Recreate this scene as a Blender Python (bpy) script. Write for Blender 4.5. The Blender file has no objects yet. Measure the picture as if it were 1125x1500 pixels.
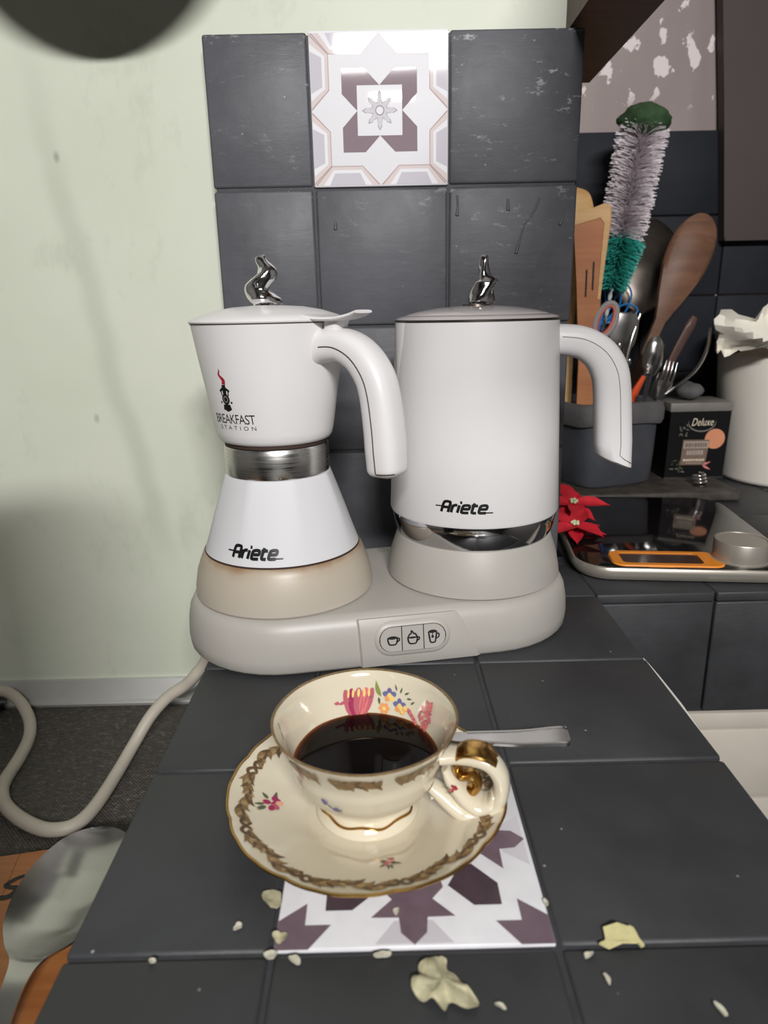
import bpy, bmesh, math, random
from mathutils import Vector, Matrix
random.seed(7)
S = bpy.context.scene
COL = S.collection
PI = math.pi
def rad(a): return math.radians(a)

# ------------------------------------------------------------------ camera
PITCH, YAW, ROLL, FPX = 0.28717, 0.00465, -0.0215, 995.99
CAM = Vector((0.04155, -0.18445, 0.21405))
fw = Vector((math.sin(YAW)*math.cos(PITCH), math.cos(YAW)*math.cos(PITCH), -math.sin(PITCH)))
r0 = Vector((math.cos(YAW), -math.sin(YAW), 0)); u0 = r0.cross(fw)
rt = math.cos(ROLL)*r0 + math.sin(ROLL)*u0; up = -math.sin(ROLL)*r0 + math.cos(ROLL)*u0
cd = bpy.data.cameras.new('camera'); cam = bpy.data.objects.new('camera', cd); COL.objects.link(cam)
m = Matrix((rt, up, -fw)).transposed().to_4x4(); m.translation = CAM; cam.matrix_world = m
cd.sensor_fit = 'HORIZONTAL'; cd.sensor_width = 36; cd.lens = FPX/1125*36
cd.clip_start = 0.01; cd.clip_end = 50
cd.dof.use_dof = True; cd.dof.focus_distance = 0.43; cd.dof.aperture_fstop = 15
S.camera = cam

# ------------------------------------------------------------------ light and exposure
w = bpy.data.worlds.new('world'); S.world = w; w.use_nodes = True
w.node_tree.nodes['Background'].inputs[0].default_value = (1.0, 0.97, 0.93, 1)
w.node_tree.nodes['Background'].inputs[1].default_value = 0.0
def area(name, loc, target, sx, sy, power, col):
    l = bpy.data.lights.new(name, 'AREA'); l.shape = 'RECTANGLE'; l.size = sx; l.size_y = sy
    l.energy = power; l.color = col
    o = bpy.data.objects.new(name, l); COL.objects.link(o); o.location = loc
    o.rotation_euler = (Vector(target)-Vector(loc)).to_track_quat('-Z', 'Y').to_euler()
    return o
area('kitchen_lamp', (0.20, -1.15, 0.88), (0.05, 0.3, 0.15), 0.50, 0.08, 15.6, (1.0, 0.985, 0.975))
S.view_settings.view_transform = 'Standard'; S.view_settings.look = 'None'
S.view_settings.gamma = 1.0; S.view_settings.use_curve_mapping = False
S.view_settings.exposure = 0.9
try:
    S.cycles.use_denoising = True; S.cycles.max_bounces = 8
except Exception: pass

# ------------------------------------------------------------------ materials
def lin(c):
    return tuple(((x/255)/12.92 if x/255 <= .04045 else ((x/255+.055)/1.055)**2.4) for x in c)+(1.0,)
class NT:
    def __init__(s, name):
        s.m = bpy.data.materials.new(name); s.m.use_nodes = True
        s.n = s.m.node_tree.nodes; s.l = s.m.node_tree.links; s.b = s.n['Principled BSDF']
    def new(s, t, **k):
        n = s.n.new(t)
        for a, v in k.items(): setattr(n, a, v)
        return n
    def pos(s, scale=(1, 1, 1)):
        g = s.new('ShaderNodeNewGeometry'); mp = s.new('ShaderNodeMapping')
        mp.inputs['Scale'].default_value = scale; s.l.new(g.outputs['Position'], mp.inputs['Vector']); return mp.outputs[0]
    def obj(s, scale=(1, 1, 1), rot=(0, 0, 0)):
        g = s.new('ShaderNodeTexCoord'); mp = s.new('ShaderNodeMapping')
        mp.inputs['Scale'].default_value = scale; mp.inputs['Rotation'].default_value = rot
        s.l.new(g.outputs['Object'], mp.inputs['Vector']); return mp.outputs[0]
    def noise(s, vec, scale, detail=3, rough=.5):
        n = s.new('ShaderNodeTexNoise'); n.inputs['Scale'].default_value = scale
        n.inputs['Detail'].default_value = detail; n.inputs['Roughness'].default_value = rough
        s.l.new(vec, n.inputs['Vector']); return n.outputs[0]
    def ramp(s, fac, stops):
        r = s.new('ShaderNodeValToRGB'); e = r.color_ramp.elements
        while len(e) < len(stops): e.new(.5)
        for el, (p, c) in zip(e, stops): el.position = p; el.color = c if len(c) == 4 else lin(c)
        s.l.new(fac, r.inputs[0]); return r.outputs[0]
    def mix(s, fac, a, b):
        x = s.new('ShaderNodeMix', data_type='RGBA')
        for i, v in ((0, fac), (6, a), (7, b)):
            if isinstance(v, (int, float)): x.inputs[i].default_value = v
            elif isinstance(v, tuple): x.inputs[i].default_value = v if len(v) == 4 else lin(v)
            else: s.l.new(v, x.inputs[i])
        return x.outputs[2]
    def math(s, op, a, b=0.0):
        x = s.new('ShaderNodeMath', operation=op)
        for i, v in ((0, a), (1, b)):
            if isinstance(v, (int, float)): x.inputs[i].default_value = v
            else: s.l.new(v, x.inputs[i])
        return x.outputs[0]
    def bump(s, h, strength=.3, dist=.001, prev=None):
        b = s.new('ShaderNodeBump'); b.inputs['Strength'].default_value = strength; b.inputs['Distance'].default_value = dist
        s.l.new(h, b.inputs['Height'])
        if prev: s.l.new(prev, b.inputs['Normal'])
        return b.outputs[0]
    def set(s, **k):
        nm = dict(color='Base Color', rough='Roughness', metal='Metallic', normal='Normal', spec='Specular IOR Level',
                  coat='Coat Weight', coatr='Coat Roughness', trans='Transmission Weight', ior='IOR', alpha='Alpha', sss='Subsurface Weight', aniso='Anisotropic')
        for a, v in k.items():
            i = s.b.inputs[nm[a]]
            if isinstance(v, (int, float)): i.default_value = v
            elif isinstance(v, tuple): i.default_value = v if len(v) == 4 else lin(v)
            else: s.l.new(v, i)
        return s.m
K = lambda v: (v, v, v, 1)
def plain(name, col, rough=.5, metal=0.0, var=.0, vs=40, bump=0.0, bs=300, **kw):
    t = NT(name)
    c = lin(col)
    if var:
        n = t.noise(t.pos(), vs, 4)
        d = tuple(max(0, x*(1-var)) for x in c[:3])+(1,); u = tuple(min(1, x*(1+var)) for x in c[:3])+(1,)
        t.set(color=t.ramp(n, [(.3, d), (.7, u)]))
    else: t.set(color=c)
    t.set(rough=rough, metal=metal, **kw)
    if bump: t.set(normal=t.bump(t.noise(t.pos(), bs, 3), bump, .0006))
    return t.m

def tile_paint(name, base, wear, top_wear):
    t = NT(name); p = t.pos()
    n1 = t.noise(p, 14, 5, .6); n2 = t.noise(t.pos((34, 34, 150)), 1, 5, .65)
    c0 = lin(base)
    dk = tuple(x*.8 for x in c0[:3])+(1,); lt = tuple(x*1.22 for x in c0[:3])+(1,)
    col = t.ramp(n1, [(.32, dk), (.68, lt)])
    # worn, chalky scuffs
    s1 = t.noise(t.pos((45, 45, 110)), 1.0, 6, .75)
    th = .70 - wear
    f = t.ramp(s1, [(th, K(0)), (th+.07, K(1))])
    if top_wear:
        g = t.new('ShaderNodeNewGeometry'); sx = t.new('ShaderNodeSeparateXYZ'); t.l.new(g.outputs['Position'], sx.inputs[0])
        zx = t.math('ADD', sx.outputs[2], t.math('MULTIPLY', sx.outputs[0], .45))
        mask = t.ramp(zx, [(.26, K(0)), (.45, K(.8))])
        f = t.math('MULTIPLY', f, mask)
    else:
        f = t.math('MULTIPLY', f, .5)
    col = t.mix(f, col, (172, 172, 174))
    # fine pale specks of dust
    v = t.new('ShaderNodeTexVoronoi'); v.inputs['Scale'].default_value = 95; t.l.new(p, v.inputs['Vector'])
    sp = t.ramp(v.outputs['Distance'], [(.035, K(1)), (.07, K(0))])
    vr = t.new('ShaderNodeSeparateColor'); t.l.new(v.outputs['Color'], vr.inputs[0])
    sp = t.math('MULTIPLY', sp, t.math('GREATER_THAN', vr.outputs[0], .78))
    col = t.mix(t.math('MULTIPLY', sp, .55), col, (190, 188, 182))
    rg = t.ramp(n1, [(.3, K(.42)), (.7, K(.62))])
    b1 = t.bump(t.noise(p, 26, 2), .35, .003)
    b2 = t.bump(n2, .30, .0008, b1)
    b3 = t.bump(t.noise(p, 420, 2), .12, .0005, b2)
    return t.set(color=col, rough=rg, normal=b3, spec=.42)
M = {}
M['tile_wall'] = tile_paint('grey_painted_wall_tile', (82, 83, 88), .105, True)
M['tile_top'] = tile_paint('grey_painted_counter_tile', (53, 54, 56), -.02, False)
M['tile_far'] = plain('dark_glazed_far_tile', (36, 38, 44), .6, spec=.15, var=.15, vs=20, bump=.1, bs=60)
M['grout'] = plain('painted_joint', (52, 53, 57), .6, var=.2, vs=80, bump=.3, bs=500)

def green_wall():
    t = NT('green_painted_plaster'); p = t.pos()
    n = t.noise(p, 5, 4, .6)
    col = t.ramp(n, [(.3, (198, 203, 185)), (.72, (210, 213, 198))])
    g = t.new('ShaderNodeNewGeometry'); sx = t.new('ShaderNodeSeparateXYZ'); t.l.new(g.outputs['Position'], sx.inputs[0])
    X, Z = sx.outputs[0], sx.outputs[2]
    # old drip stain running down the wall: bent line in X over Z
    wob = t.math('MULTIPLY', t.math('SUBTRACT', t.noise(t.pos((0, 0, 9)), 1, 2), .5), .03)
    cx = t.math('ADD', t.math('MULTIPLY', Z, -.17), -.147)
    d = t.math('ABSOLUTE', t.math('SUBTRACT', X, t.math('ADD', cx, wob)))
    st = t.ramp(d, [(.003, K(1)), (.013, K(0))])
    zr = t.ramp(t.math('ADD', Z, .1), [(.10, K(0)), (.16, K(1)), (.40, K(.8)), (.5, K(.25))])
    st = t.math('MULTIPLY', st, t.math('MULTIPLY', zr, .30))
    col = t.mix(st, col, (138, 150, 126))
    # smudges
    s = t.ramp(t.noise(t.pos((16, 16, 9)), 1, 5, .7), [(.56, K(0)), (.72, K(.32))])
    col = t.mix(s, col, (146, 154, 132))
    v = t.new('ShaderNodeTexVoronoi'); v.inputs['Scale'].default_value = 26; t.l.new(t.pos((1, 1, .6)), v.inputs['Vector'])
    sp = t.ramp(v.outputs['Distance'], [(.03, K(1)), (.085, K(0))])
    vr = t.new('ShaderNodeSeparateColor'); t.l.new(v.outputs['Color'], vr.inputs[0])
    sp = t.math('MULTIPLY', sp, t.math('GREATER_THAN', vr.outputs[0], .62))
    col = t.mix(t.math('MULTIPLY', sp, .45), col, (96, 100, 88))
    return t.set(color=col, rough=.5, spec=.35, normal=t.bump(t.noise(p, 60, 4), .12, .001))
M['green'] = green_wall()
def peeling():
    t = NT('peeling_grey_plaster'); p = t.pos()
    base = t.ramp(t.noise(t.pos((9, 9, 3)), 1, 4), [(.3, (138, 125, 123)), (.7, (162, 148, 145))])
    f = t.ramp(t.noise(t.pos((46, 46, 34)), 1, 4, .5), [(.585, K(0)), (.60, K(1))])
    g = t.new('ShaderNodeNewGeometry'); sx = t.new('ShaderNodeSeparateXYZ'); t.l.new(g.outputs['Position'], sx.inputs[0])
    f = t.math('MULTIPLY', f, t.ramp(sx.outputs[2], [(.445, K(.0)), (.47, K(1))]))
    return t.set(color=t.mix(f, base, (226, 214, 212)), rough=.6, normal=t.bump(f, .6, .001))
M['peel'] = peeling()
M['hood'] = plain('grey_brown_painted_panel', (66, 56, 55), .6, var=.12, vs=7, bump=.1, bs=40)
M['room'] = plain('pale_room_paint', (122, 120, 118), .8)
M['ceil'] = plain('white_ceiling_paint', (170, 168, 166), .85)
M['floor'] = plain('beige_floor_tile', (96, 92, 88), .5)
M['beige'] = plain('beige_laminate', (196, 188, 176), .45, var=.06, vs=18)
M['caulk'] = plain('white_caulk', (226, 222, 214), .5)
def mat_cloth():
    t = NT('dark_worn_mat'); 
    wv = t.new('ShaderNodeTexWave', wave_type='BANDS', bands_direction='DIAGONAL'); wv.inputs['Scale'].default_value = 240
    wv.inputs['Distortion'].default_value = 3; t.l.new(t.pos(), wv.inputs['Vector'])
    n = t.noise(t.pos((260, 520, 260)), 1, 4, .7); big = t.noise(t.pos(), 18, 4)
    col = t.ramp(n, [(.35, (58, 54, 51)), (.58, (88, 83, 78)), (.72, (150, 143, 132))])
    col = t.mix(t.math('MULTIPLY', big, .5), col, (66, 61, 57))
    return t.set(color=col, rough=.8, normal=t.bump(t.math('ADD', wv.outputs['Fac'], n), .4, .0008))
M['mat'] = mat_cloth()
M['alu'] = plain('grey_metal_trim', (198, 198, 194), .35, .45, var=.08, vs=12)
def wood(name, c1, c2, rough=.5, rot=(0, 0, 0), sc=1.0):
    t = NT(name)
    v = t.obj((6*sc, 90*sc, 90*sc), rot)
    n = t.noise(v, 1, 4, .6)
    n2 = t.noise(t.obj((20*sc, 420*sc, 420*sc), rot), 1, 3)
    col = t.ramp(n, [(.3, c1), (.7, c2)])
    col = t.mix(t.math('MULTIPLY', n2, .3), col, tuple(int(x*.7) for x in c1))
    return t.set(color=col, rough=rough, normal=t.bump(n2, .15, .0004))
M['board_wood'] = wood('orange_brown_board_wood', (158, 94, 48), (192, 128, 74), .42, rot=(0, 0, rad(58)))
M['spat_wood'] = wood('orange_spatula_wood', (178, 108, 62), (200, 132, 80), .55, sc=.9)
M['pale_wood'] = wood('pale_beech_wood', (212, 164, 104), (232, 190, 132), .55)
M['spoon_wood'] = wood('brown_spoon_wood', (104, 72, 54), (132, 94, 72), .55)
M['beam_wood'] = wood('dark_brown_beam_wood', (92, 66, 56), (112, 82, 68), .5)
M['slate'] = plain('dark_grimy_board', (70, 64, 58), .6, var=.45, vs=60, bump=.5, bs=160)
M['white'] = plain('glossy_white_plastic', (219, 217, 217), .32, var=.015, vs=25, spec=.4)
M['enamel'] = plain('white_enamel', (206, 206, 208), .5, spec=.12)
M['white2'] = plain('satin_white_plastic', (232, 229, 225), .3)
M['station'] = plain('pale_grey_plastic', (170, 166, 159), .42, var=.03, vs=30, bump=.05, bs=1500)
def stained():
    t = NT('yellowed_cream_plastic'); g = t.new('ShaderNodeNewGeometry'); sx = t.new('ShaderNodeSeparateXYZ'); t.l.new(g.outputs['Position'], sx.inputs[0])
    n = t.noise(t.pos((30, 30, 12)), 1, 4)
    z = t.math('ADD', sx.outputs[2], t.math('MULTIPLY', t.math('SUBTRACT', n, .5), .014))
    col = t.ramp(z, [(.036, (180, 173, 161)), (.0615, (178, 167, 149)), (.0668, (140, 108, 78))])
    return t.set(color=col, rough=.4)
M['stained'] = stained()
M['seam'] = plain('dark_brown_seam', (60, 42, 34), .7)  # even dark brown for gap rings, waist seal and handle seam
M['dark_gap'] = plain('dark_gap', (30, 24, 22), .7)
M['chrome'] = plain('chrome', (240, 240, 242), .09, 1.0)
M['dchrome'] = plain('dark_chrome', (196, 194, 196), .09, 1.0)
M['steel'] = plain('stainless_steel', (190, 188, 186), .22, 1.0, var=.05, vs=30)
def brushed():
    t = NT('brushed_steel'); n = t.noise(t.pos((30, 30, 2500)), 1, 2)
    return t.set(color=(205, 203, 200), metal=1.0, rough=t.ramp(n, [(.3, K(.18)), (.7, K(.34))]))
M['brushed'] = brushed()
def smoke():
    t = NT('smoked_clear_plastic')
    return t.set(color=(200, 193, 193), rough=.08, trans=.2, ior=1.4)
M['smoke'] = smoke()
M['black'] = plain('black_print', (16, 16, 18), .4)
M['red'] = plain('red_print', (158, 34, 44), .4)
M['greyprint'] = plain('grey_line_print', (120, 118, 112), .5)
M['porc'] = plain('cream_porcelain', (208, 199, 177), .1, coat=.5, coatr=.04)
def gold(name, c, r):
    return plain(name, c, r, 1.0, var=.12, vs=300)
M['gold'] = gold('worn_gold', (200, 158, 92), .22)
M['bronze'] = plain('brown_gold_print', (142, 116, 80), .3, .45, var=.25, vs=500)
M['bronze3'] = plain('pale_gold_print', (176, 150, 108), .28, .5, var=.2, vs=500)
M['bronze2'] = plain('dark_brown_print', (100, 78, 54), .35, .3, var=.2, vs=500)
def coffee_mat():
    t = NT('black_coffee'); g = t.new('ShaderNodeTexCoord'); sx = t.new('ShaderNodeVectorMath', operation='LENGTH'); mp = t.new('ShaderNodeMapping')
    mp.inputs['Location'].default_value = (-.0327, -.0690, -.0299); t.l.new(g.outputs['Object'], mp.inputs['Vector']); t.l.new(mp.outputs[0], sx.inputs[0])
    return t.set(color=t.ramp(t.math('MULTIPLY', sx.outputs['Value'], 10), [(.262, (10, 5, 4)), (.296, (44, 18, 8)), (.313, (122, 66, 26))]), rough=.03, spec=.12)
M['coffee'] = coffee_mat()
M['coffee_edge'] = plain('coffee_edge', (74, 34, 12), .05)
for n, c in dict(pink=(176, 92, 104), magenta=(150, 48, 84), rose=(206, 110, 108), violet=(104, 98, 142), blue=(100, 106, 150), orange=(218, 150, 96), yellow=(226, 196, 120), leaf=(128, 138, 74), dleaf=(86, 92, 70), flesh=(220, 164, 140), dred=(150, 50, 52)).items():
    M['p_'+n] = plain('porcelain_print_'+n, c, .2)
M['tw_white'] = plain('white_tile_glaze', (228, 227, 231), .05, spec=.16)
for n, c in dict(purple=(138, 123, 129), line=(180, 160, 156), pinkish=(214, 202, 200), lilac=(198, 194, 202), flake=(206, 204, 208), fline=(160, 156, 160)).items():
    M['tw_'+n] = plain('wall_tile_print_'+n, c, .05, spec=.16)
M['tf_white'] = plain('floor_tile_white', (214, 213, 216), .3, var=.04, vs=120)
M['tf_purple'] = plain('floor_tile_purple', (108, 90, 100), .3, var=.10, vs=160)
M['tf_dark'] = plain('floor_tile_dark_purple', (72, 58, 66), .3, var=.12, vs=160)
M['tf_pale'] = plain('floor_tile_pale_grey', (200, 196, 202), .3)
M['glass'] = plain('black_scale_glass', (22, 19, 19), .07, spec=.6, var=.1, vs=60)
M['orange'] = plain('orange_plastic_frame', (232, 140, 40), .35)
M['lcd'] = plain('brown_display', (70, 52, 46), .12)
M['scale_side'] = plain('silver_plastic', (176, 170, 158), .32, .6)
M['knob'] = plain('satin_silver_knob', (180, 174, 164), .38, .6)
M['petal'] = plain('red_felt_petal', (196, 30, 46), .6, var=.12, vs=150)
M['bead'] = plain('pale_green_bead', (196, 200, 160), .5)
M['bucket'] = plain('off_white_bucket_plastic', (250, 243, 231), .4, var=.03, vs=12)
M['bucket_rim'] = plain('yellowed_rim_plastic', (224, 210, 188), .45, var=.12, vs=40)
M['paper'] = plain('cream_tissue', (238, 233, 219), .8)
M['pot'] = plain('dark_grey_felt', (72, 74, 80), .75, var=.12, vs=60, bump=.25, bs=900)
M['cuff'] = plain('grey_felt_cuff', (98, 96, 97), .8, var=.15, vs=50, bump=.35, bs=700)
M['tbox'] = plain('black_carton', (15, 14, 16), .35)
M['tlid'] = plain('grey_carton_lid', (126, 122, 116), .5, var=.1, vs=120)
M['peach'] = plain('peach_print', (222, 150, 112), .5)
M['tlabel'] = plain('brown_label_print', (128, 108, 94), .5)
M['tlabel2'] = plain('light_label_print', (176, 162, 152), .5)
M['cream'] = plain('cream_print', (226, 214, 188), .5)
M['salmon'] = plain('salmon_print', (222, 132, 128), .5)
M['bristle'] = plain('white_nylon_bristle', (236, 227, 231), .5)
M['turq'] = plain('turquoise_bristle', (70, 190, 176), .5)
M['gsponge'] = plain('dark_green_sponge', (48, 74, 44), .9, var=.35, vs=120, bump=.6, bs=400)
M['wire'] = plain('white_coated_wire', (214, 222, 220), .3)
M['bluep'] = plain('blue_plastic', (46, 128, 200), .35)
M['bluedk'] = plain('dark_blue_plastic', (30, 80, 170), .35)
M['greyp'] = plain('grey_rubber', (160, 150, 148), .6)
M['coral'] = plain('coral_plastic', (206, 100, 76), .45)
M['orangep'] = plain('bright_orange_plastic', (240, 92, 44), .4)
M['brownp'] = plain('brown_handle', (96, 72, 66), .45)
M['darksteel'] = plain('dull_dark_steel', (98, 90, 84), .35, .9, var=.2, vs=60)
M['cord'] = plain('grey_beige_cord', (190, 182, 168), .5, var=.04, vs=50)
M['blk'] = plain('black_plastic', (18, 18, 19), .4)
M['skin'] = plain('dry_onion_skin', (172, 166, 136), .6, var=.3, vs=220, bump=.4, bs=500)
M['skin2'] = plain('yellow_pale_flake', (206, 198, 146), .55, var=.12, vs=260)
M['crumb'] = plain('pale_crumb', (190, 186, 168), .7, var=.1, vs=400)
M['pan'] = plain('black_pan_iron', (40, 40, 42), .4, .3)
M['ink'] = plain('black_marker_ink', (20, 16, 18), .5)

# ------------------------------------------------------------------ geometry helpers
def link(name, me, parent=None, loc=None):
    o = bpy.data.objects.new(name, me); COL.objects.link(o)
    if parent: o.parent = parent
    if loc: o.location = loc
    return o
def tag(o, label, cat, group=None, kind=None):
    o['label'] = label
    if cat: o['category'] = cat
    if group: o['group'] = group
    if kind: o['kind'] = kind
    return o
def thing(name, loc, label, cat, group=None):
    o = bpy.data.objects.new(name, None); COL.objects.link(o); o.location = loc; o.empty_display_size = .02
    return tag(o, label, cat, group)
class MB:
    def __init__(s): s.v = []; s.f = []; s.mi = []; s.k = 0
    def add(s, vs, fs):
        b = len(s.v); s.v += [Vector(x) for x in vs]
        for f in fs: s.f.append(tuple(i+b for i in f)); s.mi.append(s.k)
        return s
    def box(s, x0, x1, y0, y1, z0, z1):
        return s.add([(x0,y0,z0),(x1,y0,z0),(x1,y1,z0),(x0,y1,z0),(x0,y0,z1),(x1,y0,z1),(x1,y1,z1),(x0,y1,z1)],
                     [(3,2,1,0),(4,5,6,7),(0,1,5,4),(1,2,6,5),(2,3,7,6),(3,0,4,7)])
    def bbox(s, x0, x1, y0, y1, z0, z1, bev, seg=2):
        bm = bmesh.new(); bmesh.ops.create_cube(bm, size=1)
        for v in bm.verts: v.co = Vector(((x0+x1)/2+v.co.x*(x1-x0), (y0+y1)/2+v.co.y*(y1-y0), (z0+z1)/2+v.co.z*(z1-z0)))
        bmesh.ops.bevel(bm, geom=bm.edges[:], offset=bev, segments=seg, affect='EDGES', profile=.5)
        bm.verts.index_update(); s.add([v.co.copy() for v in bm.verts], [[v.index for v in f.verts] for f in bm.faces]); bm.free(); return s
    def loft(s, rings, cap0=True, cap1=True, closed=True):
        n = len(rings[0]); vs = [p for r in rings for p in r]; fs = []
        for i in range(len(rings)-1):
            for j in range(n if closed else n-1):
                a = i*n+j; b = i*n+(j+1) % n; fs.append((a, b, b+n, a+n))
        if cap0: fs.append(tuple(range(n-1, -1, -1)))
        if cap1: fs.append(tuple(range((len(rings)-1)*n, len(rings)*n)))
        return s.add(vs, fs)
    def lathe(s, prof, seg=64, c=(0, 0, 0), rf=None, cap0=False, cap1=False):
        rings = []
        for r, z in prof:
            ring = []
            for j in range(seg):
                a = 2*PI*j/seg; k = rf(a, r, z) if rf else 1
                ring.append(Vector((c[0]+r*k*math.cos(a), c[1]+r*k*math.sin(a), c[2]+z)))
            rings.append(ring)
        return s.loft(rings, cap0, cap1)
    def tube(s, pts, r, seg=12, sub=6, flat=1.0, cap=True):
        P, R = smooth(pts, r, sub)
        t0 = (P[1]-P[0]).normalized(); n = t0.orthogonal().normalized(); rings = []
        for i, p in enumerate(P):
            t = (P[min(i+1, len(P)-1)]-P[max(i-1, 0)]).normalized()
            n = (n-t*n.dot(t)).normalized(); b = t.cross(n)
            rings.append([p+n*R[i]*math.cos(2*PI*j/seg)+b*R[i]*flat*math.sin(2*PI*j/seg) for j in range(seg)])
        return s.loft(rings, cap, cap)
    def prism(s, poly, fn, t):           # 2-D polygon through fn(x,y,h) -> point; thickness t
        n = len(poly)
        vs = [fn(x, y, 0) for x, y in poly]+[fn(x, y, t) for x, y in poly]
        fs = [tuple(range(n-1, -1, -1)), tuple(range(n, 2*n))]+[(i, (i+1) % n, n+(i+1) % n, n+i) for i in range(n)]
        return s.add(vs, fs)
    def poly(s, pts, fn, h):
        return s.add([fn(x, y, h) for x, y in pts], [tuple(range(len(pts)))])
    def ball(s, c, r, seg=12, rings=7, sc=(1, 1, 1)):
        prof = [(max(1e-5, math.sin(PI*i/rings)), -math.cos(PI*i/rings)) for i in range(rings+1)]
        R = []
        for a, z in prof: R.append([Vector((c[0]+r*sc[0]*a*math.cos(2*PI*j/seg), c[1]+r*sc[1]*a*math.sin(2*PI*j/seg), c[2]+r*sc[2]*z)) for j in range(seg)])
        return s.loft(R, True, True)
    def build(s, name, mats, parent=None, sharp=35, origin=None, fixn=True):
        me = bpy.data.meshes.new(name)
        o0 = Vector(origin) if origin else (Vector((0, 0, 0)))
        me.from_pydata([tuple(v-o0) for v in s.v], [], s.f)
        ms = mats if isinstance(mats, (list, tuple)) else [mats]
        for mm in ms: me.materials.append(M[mm])
        if len(ms) > 1: me.polygons.foreach_set('material_index', s.mi)
        if fixn:
            bm = bmesh.new(); bm.from_mesh(me); bmesh.ops.recalc_face_normals(bm, faces=bm.faces[:]); bm.to_mesh(me); bm.free()
        me.polygons.foreach_set('use_smooth', [True]*len(me.polygons))
        try: me.set_sharp_from_angle(angle=rad(sharp))
        except Exception: pass
        me.update()
        o = link(name, me, parent)
        if origin: o.location = o0
        if parent is not None:
            pw = Vector((0, 0, 0)); q = parent
            while q is not None: pw += q.location; q = q.parent
            o.location = o0-pw
        return o
def smooth(pts, r, sub):
    P = [Vector(p) for p in pts]; n = len(P)
    R = list(r) if isinstance(r, (list, tuple)) else [r]*n
    if sub <= 1 or n < 3: return P, R
    out = []; ro = []
    for i in range(n-1):
        a = P[i-1] if i else P[0]*2-P[1]; b, c = P[i], P[i+1]; d = P[i+2] if i+2 < n else P[-1]*2-P[-2]
        for k in range(sub):
            t = k/sub
            out.append(.5*((2*b)+(c-a)*t+(2*a-5*b+4*c-d)*t*t+(3*b-a-3*c+d)*t**3)); ro.append(R[i]+(R[i+1]-R[i])*t)
    out.append(P[-1]); ro.append(R[-1]); return out, ro
def interp(x, xs, ys):
    if x <= xs[0]: return ys[0]
    for i in range(len(xs)-1):
        if x <= xs[i+1]: return ys[i]+(ys[i+1]-ys[i])*(x-xs[i])/(xs[i+1]-xs[i])
    return ys[-1]
def ellipse(cx, cy, rx, ry, rot=0, n=14):
    c, s = math.cos(rot), math.sin(rot)
    return [(cx+rx*math.cos(2*PI*i/n)*c-ry*math.sin(2*PI*i/n)*s, cy+rx*math.cos(2*PI*i/n)*s+ry*math.sin(2*PI*i/n)*c) for i in range(n)]
def leafp(cx, cy, L, W, rot, n=6, bend=0.0):
    up_ = []; dn = []
    for i in range(n+1):
        t = i/n; wd = W*math.sin(PI*t**.8)*(1-.25*t); y0 = bend*math.sin(PI*t)
        up_.append((L*t, y0+wd)); dn.append((L*t, y0-wd))
    pts = up_+dn[::-1][1:-1]
    c, s = math.cos(rot), math.sin(rot)
    return [(cx+x*c-y*s, cy+x*s+y*c) for x, y in pts]
def ribbon(pts, ws):
    P = [Vector((x, y, 0)) for x, y in pts]; P, W = smooth(P, ws, 4)
    L = []; R = []
    for i, p in enumerate(P):
        t = (P[min(i+1, len(P)-1)]-P[max(i-1, 0)]).normalized(); n = Vector((-t.y, t.x, 0))
        L.append(p+n*W[i]); R.append(p-n*W[i])
    return L, R
def add_ribbon(mb, pts, ws, fn, h):
    L, R = ribbon(pts, ws); n = len(L)
    mb.add([fn(p.x, p.y, h) for p in L]+[fn(p.x, p.y, h) for p in R], [(i, i+1, n+i+1, n+i) for i in range(n-1)])
def text2d(txt, shear=0.0, offset=0.0, spacing=1.0):
    c = bpy.data.curves.new('t', 'FONT'); c.body = txt; c.size = 1; c.shear = shear; c.offset = offset; c.space_character = spacing
    c.resolution_u = 3; c.fill_mode = 'FRONT'
    o = bpy.data.objects.new('t', c); me = bpy.data.meshes.new_from_object(o)
    vs = [(v.co.x, v.co.y) for v in me.vertices]; fs = [tuple(p.vertices) for p in me.polygons]
    bpy.data.objects.remove(o); bpy.data.curves.remove(c); bpy.data.meshes.remove(me)
    return vs, fs
def add_text(mb, txt, x0, x1, y0, y1, fn, h, **k):
    vs, fs = text2d(txt, **k)
    ax = min(v[0] for v in vs); bx = max(v[0] for v in vs); ay = min(v[1] for v in vs); by = max(v[1] for v in vs)
    mb.add([fn(x0+(x-ax)/(bx-ax)*(x1-x0), y0+(y-ay)/(by-ay)*(y1-y0), h) for x, y in vs], fs)
def around(cx, cy, th0, rfun, sign=1, inner=False):   # (arc, z, lift) on a surface of revolution
    def fn(a, z, h):
        r = rfun(z); t = rad(th0)+sign*a/r; rr = r-h if inner else r+h
        return Vector((cx+rr*math.cos(t), cy+rr*math.sin(t), z))
    return fn
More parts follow.
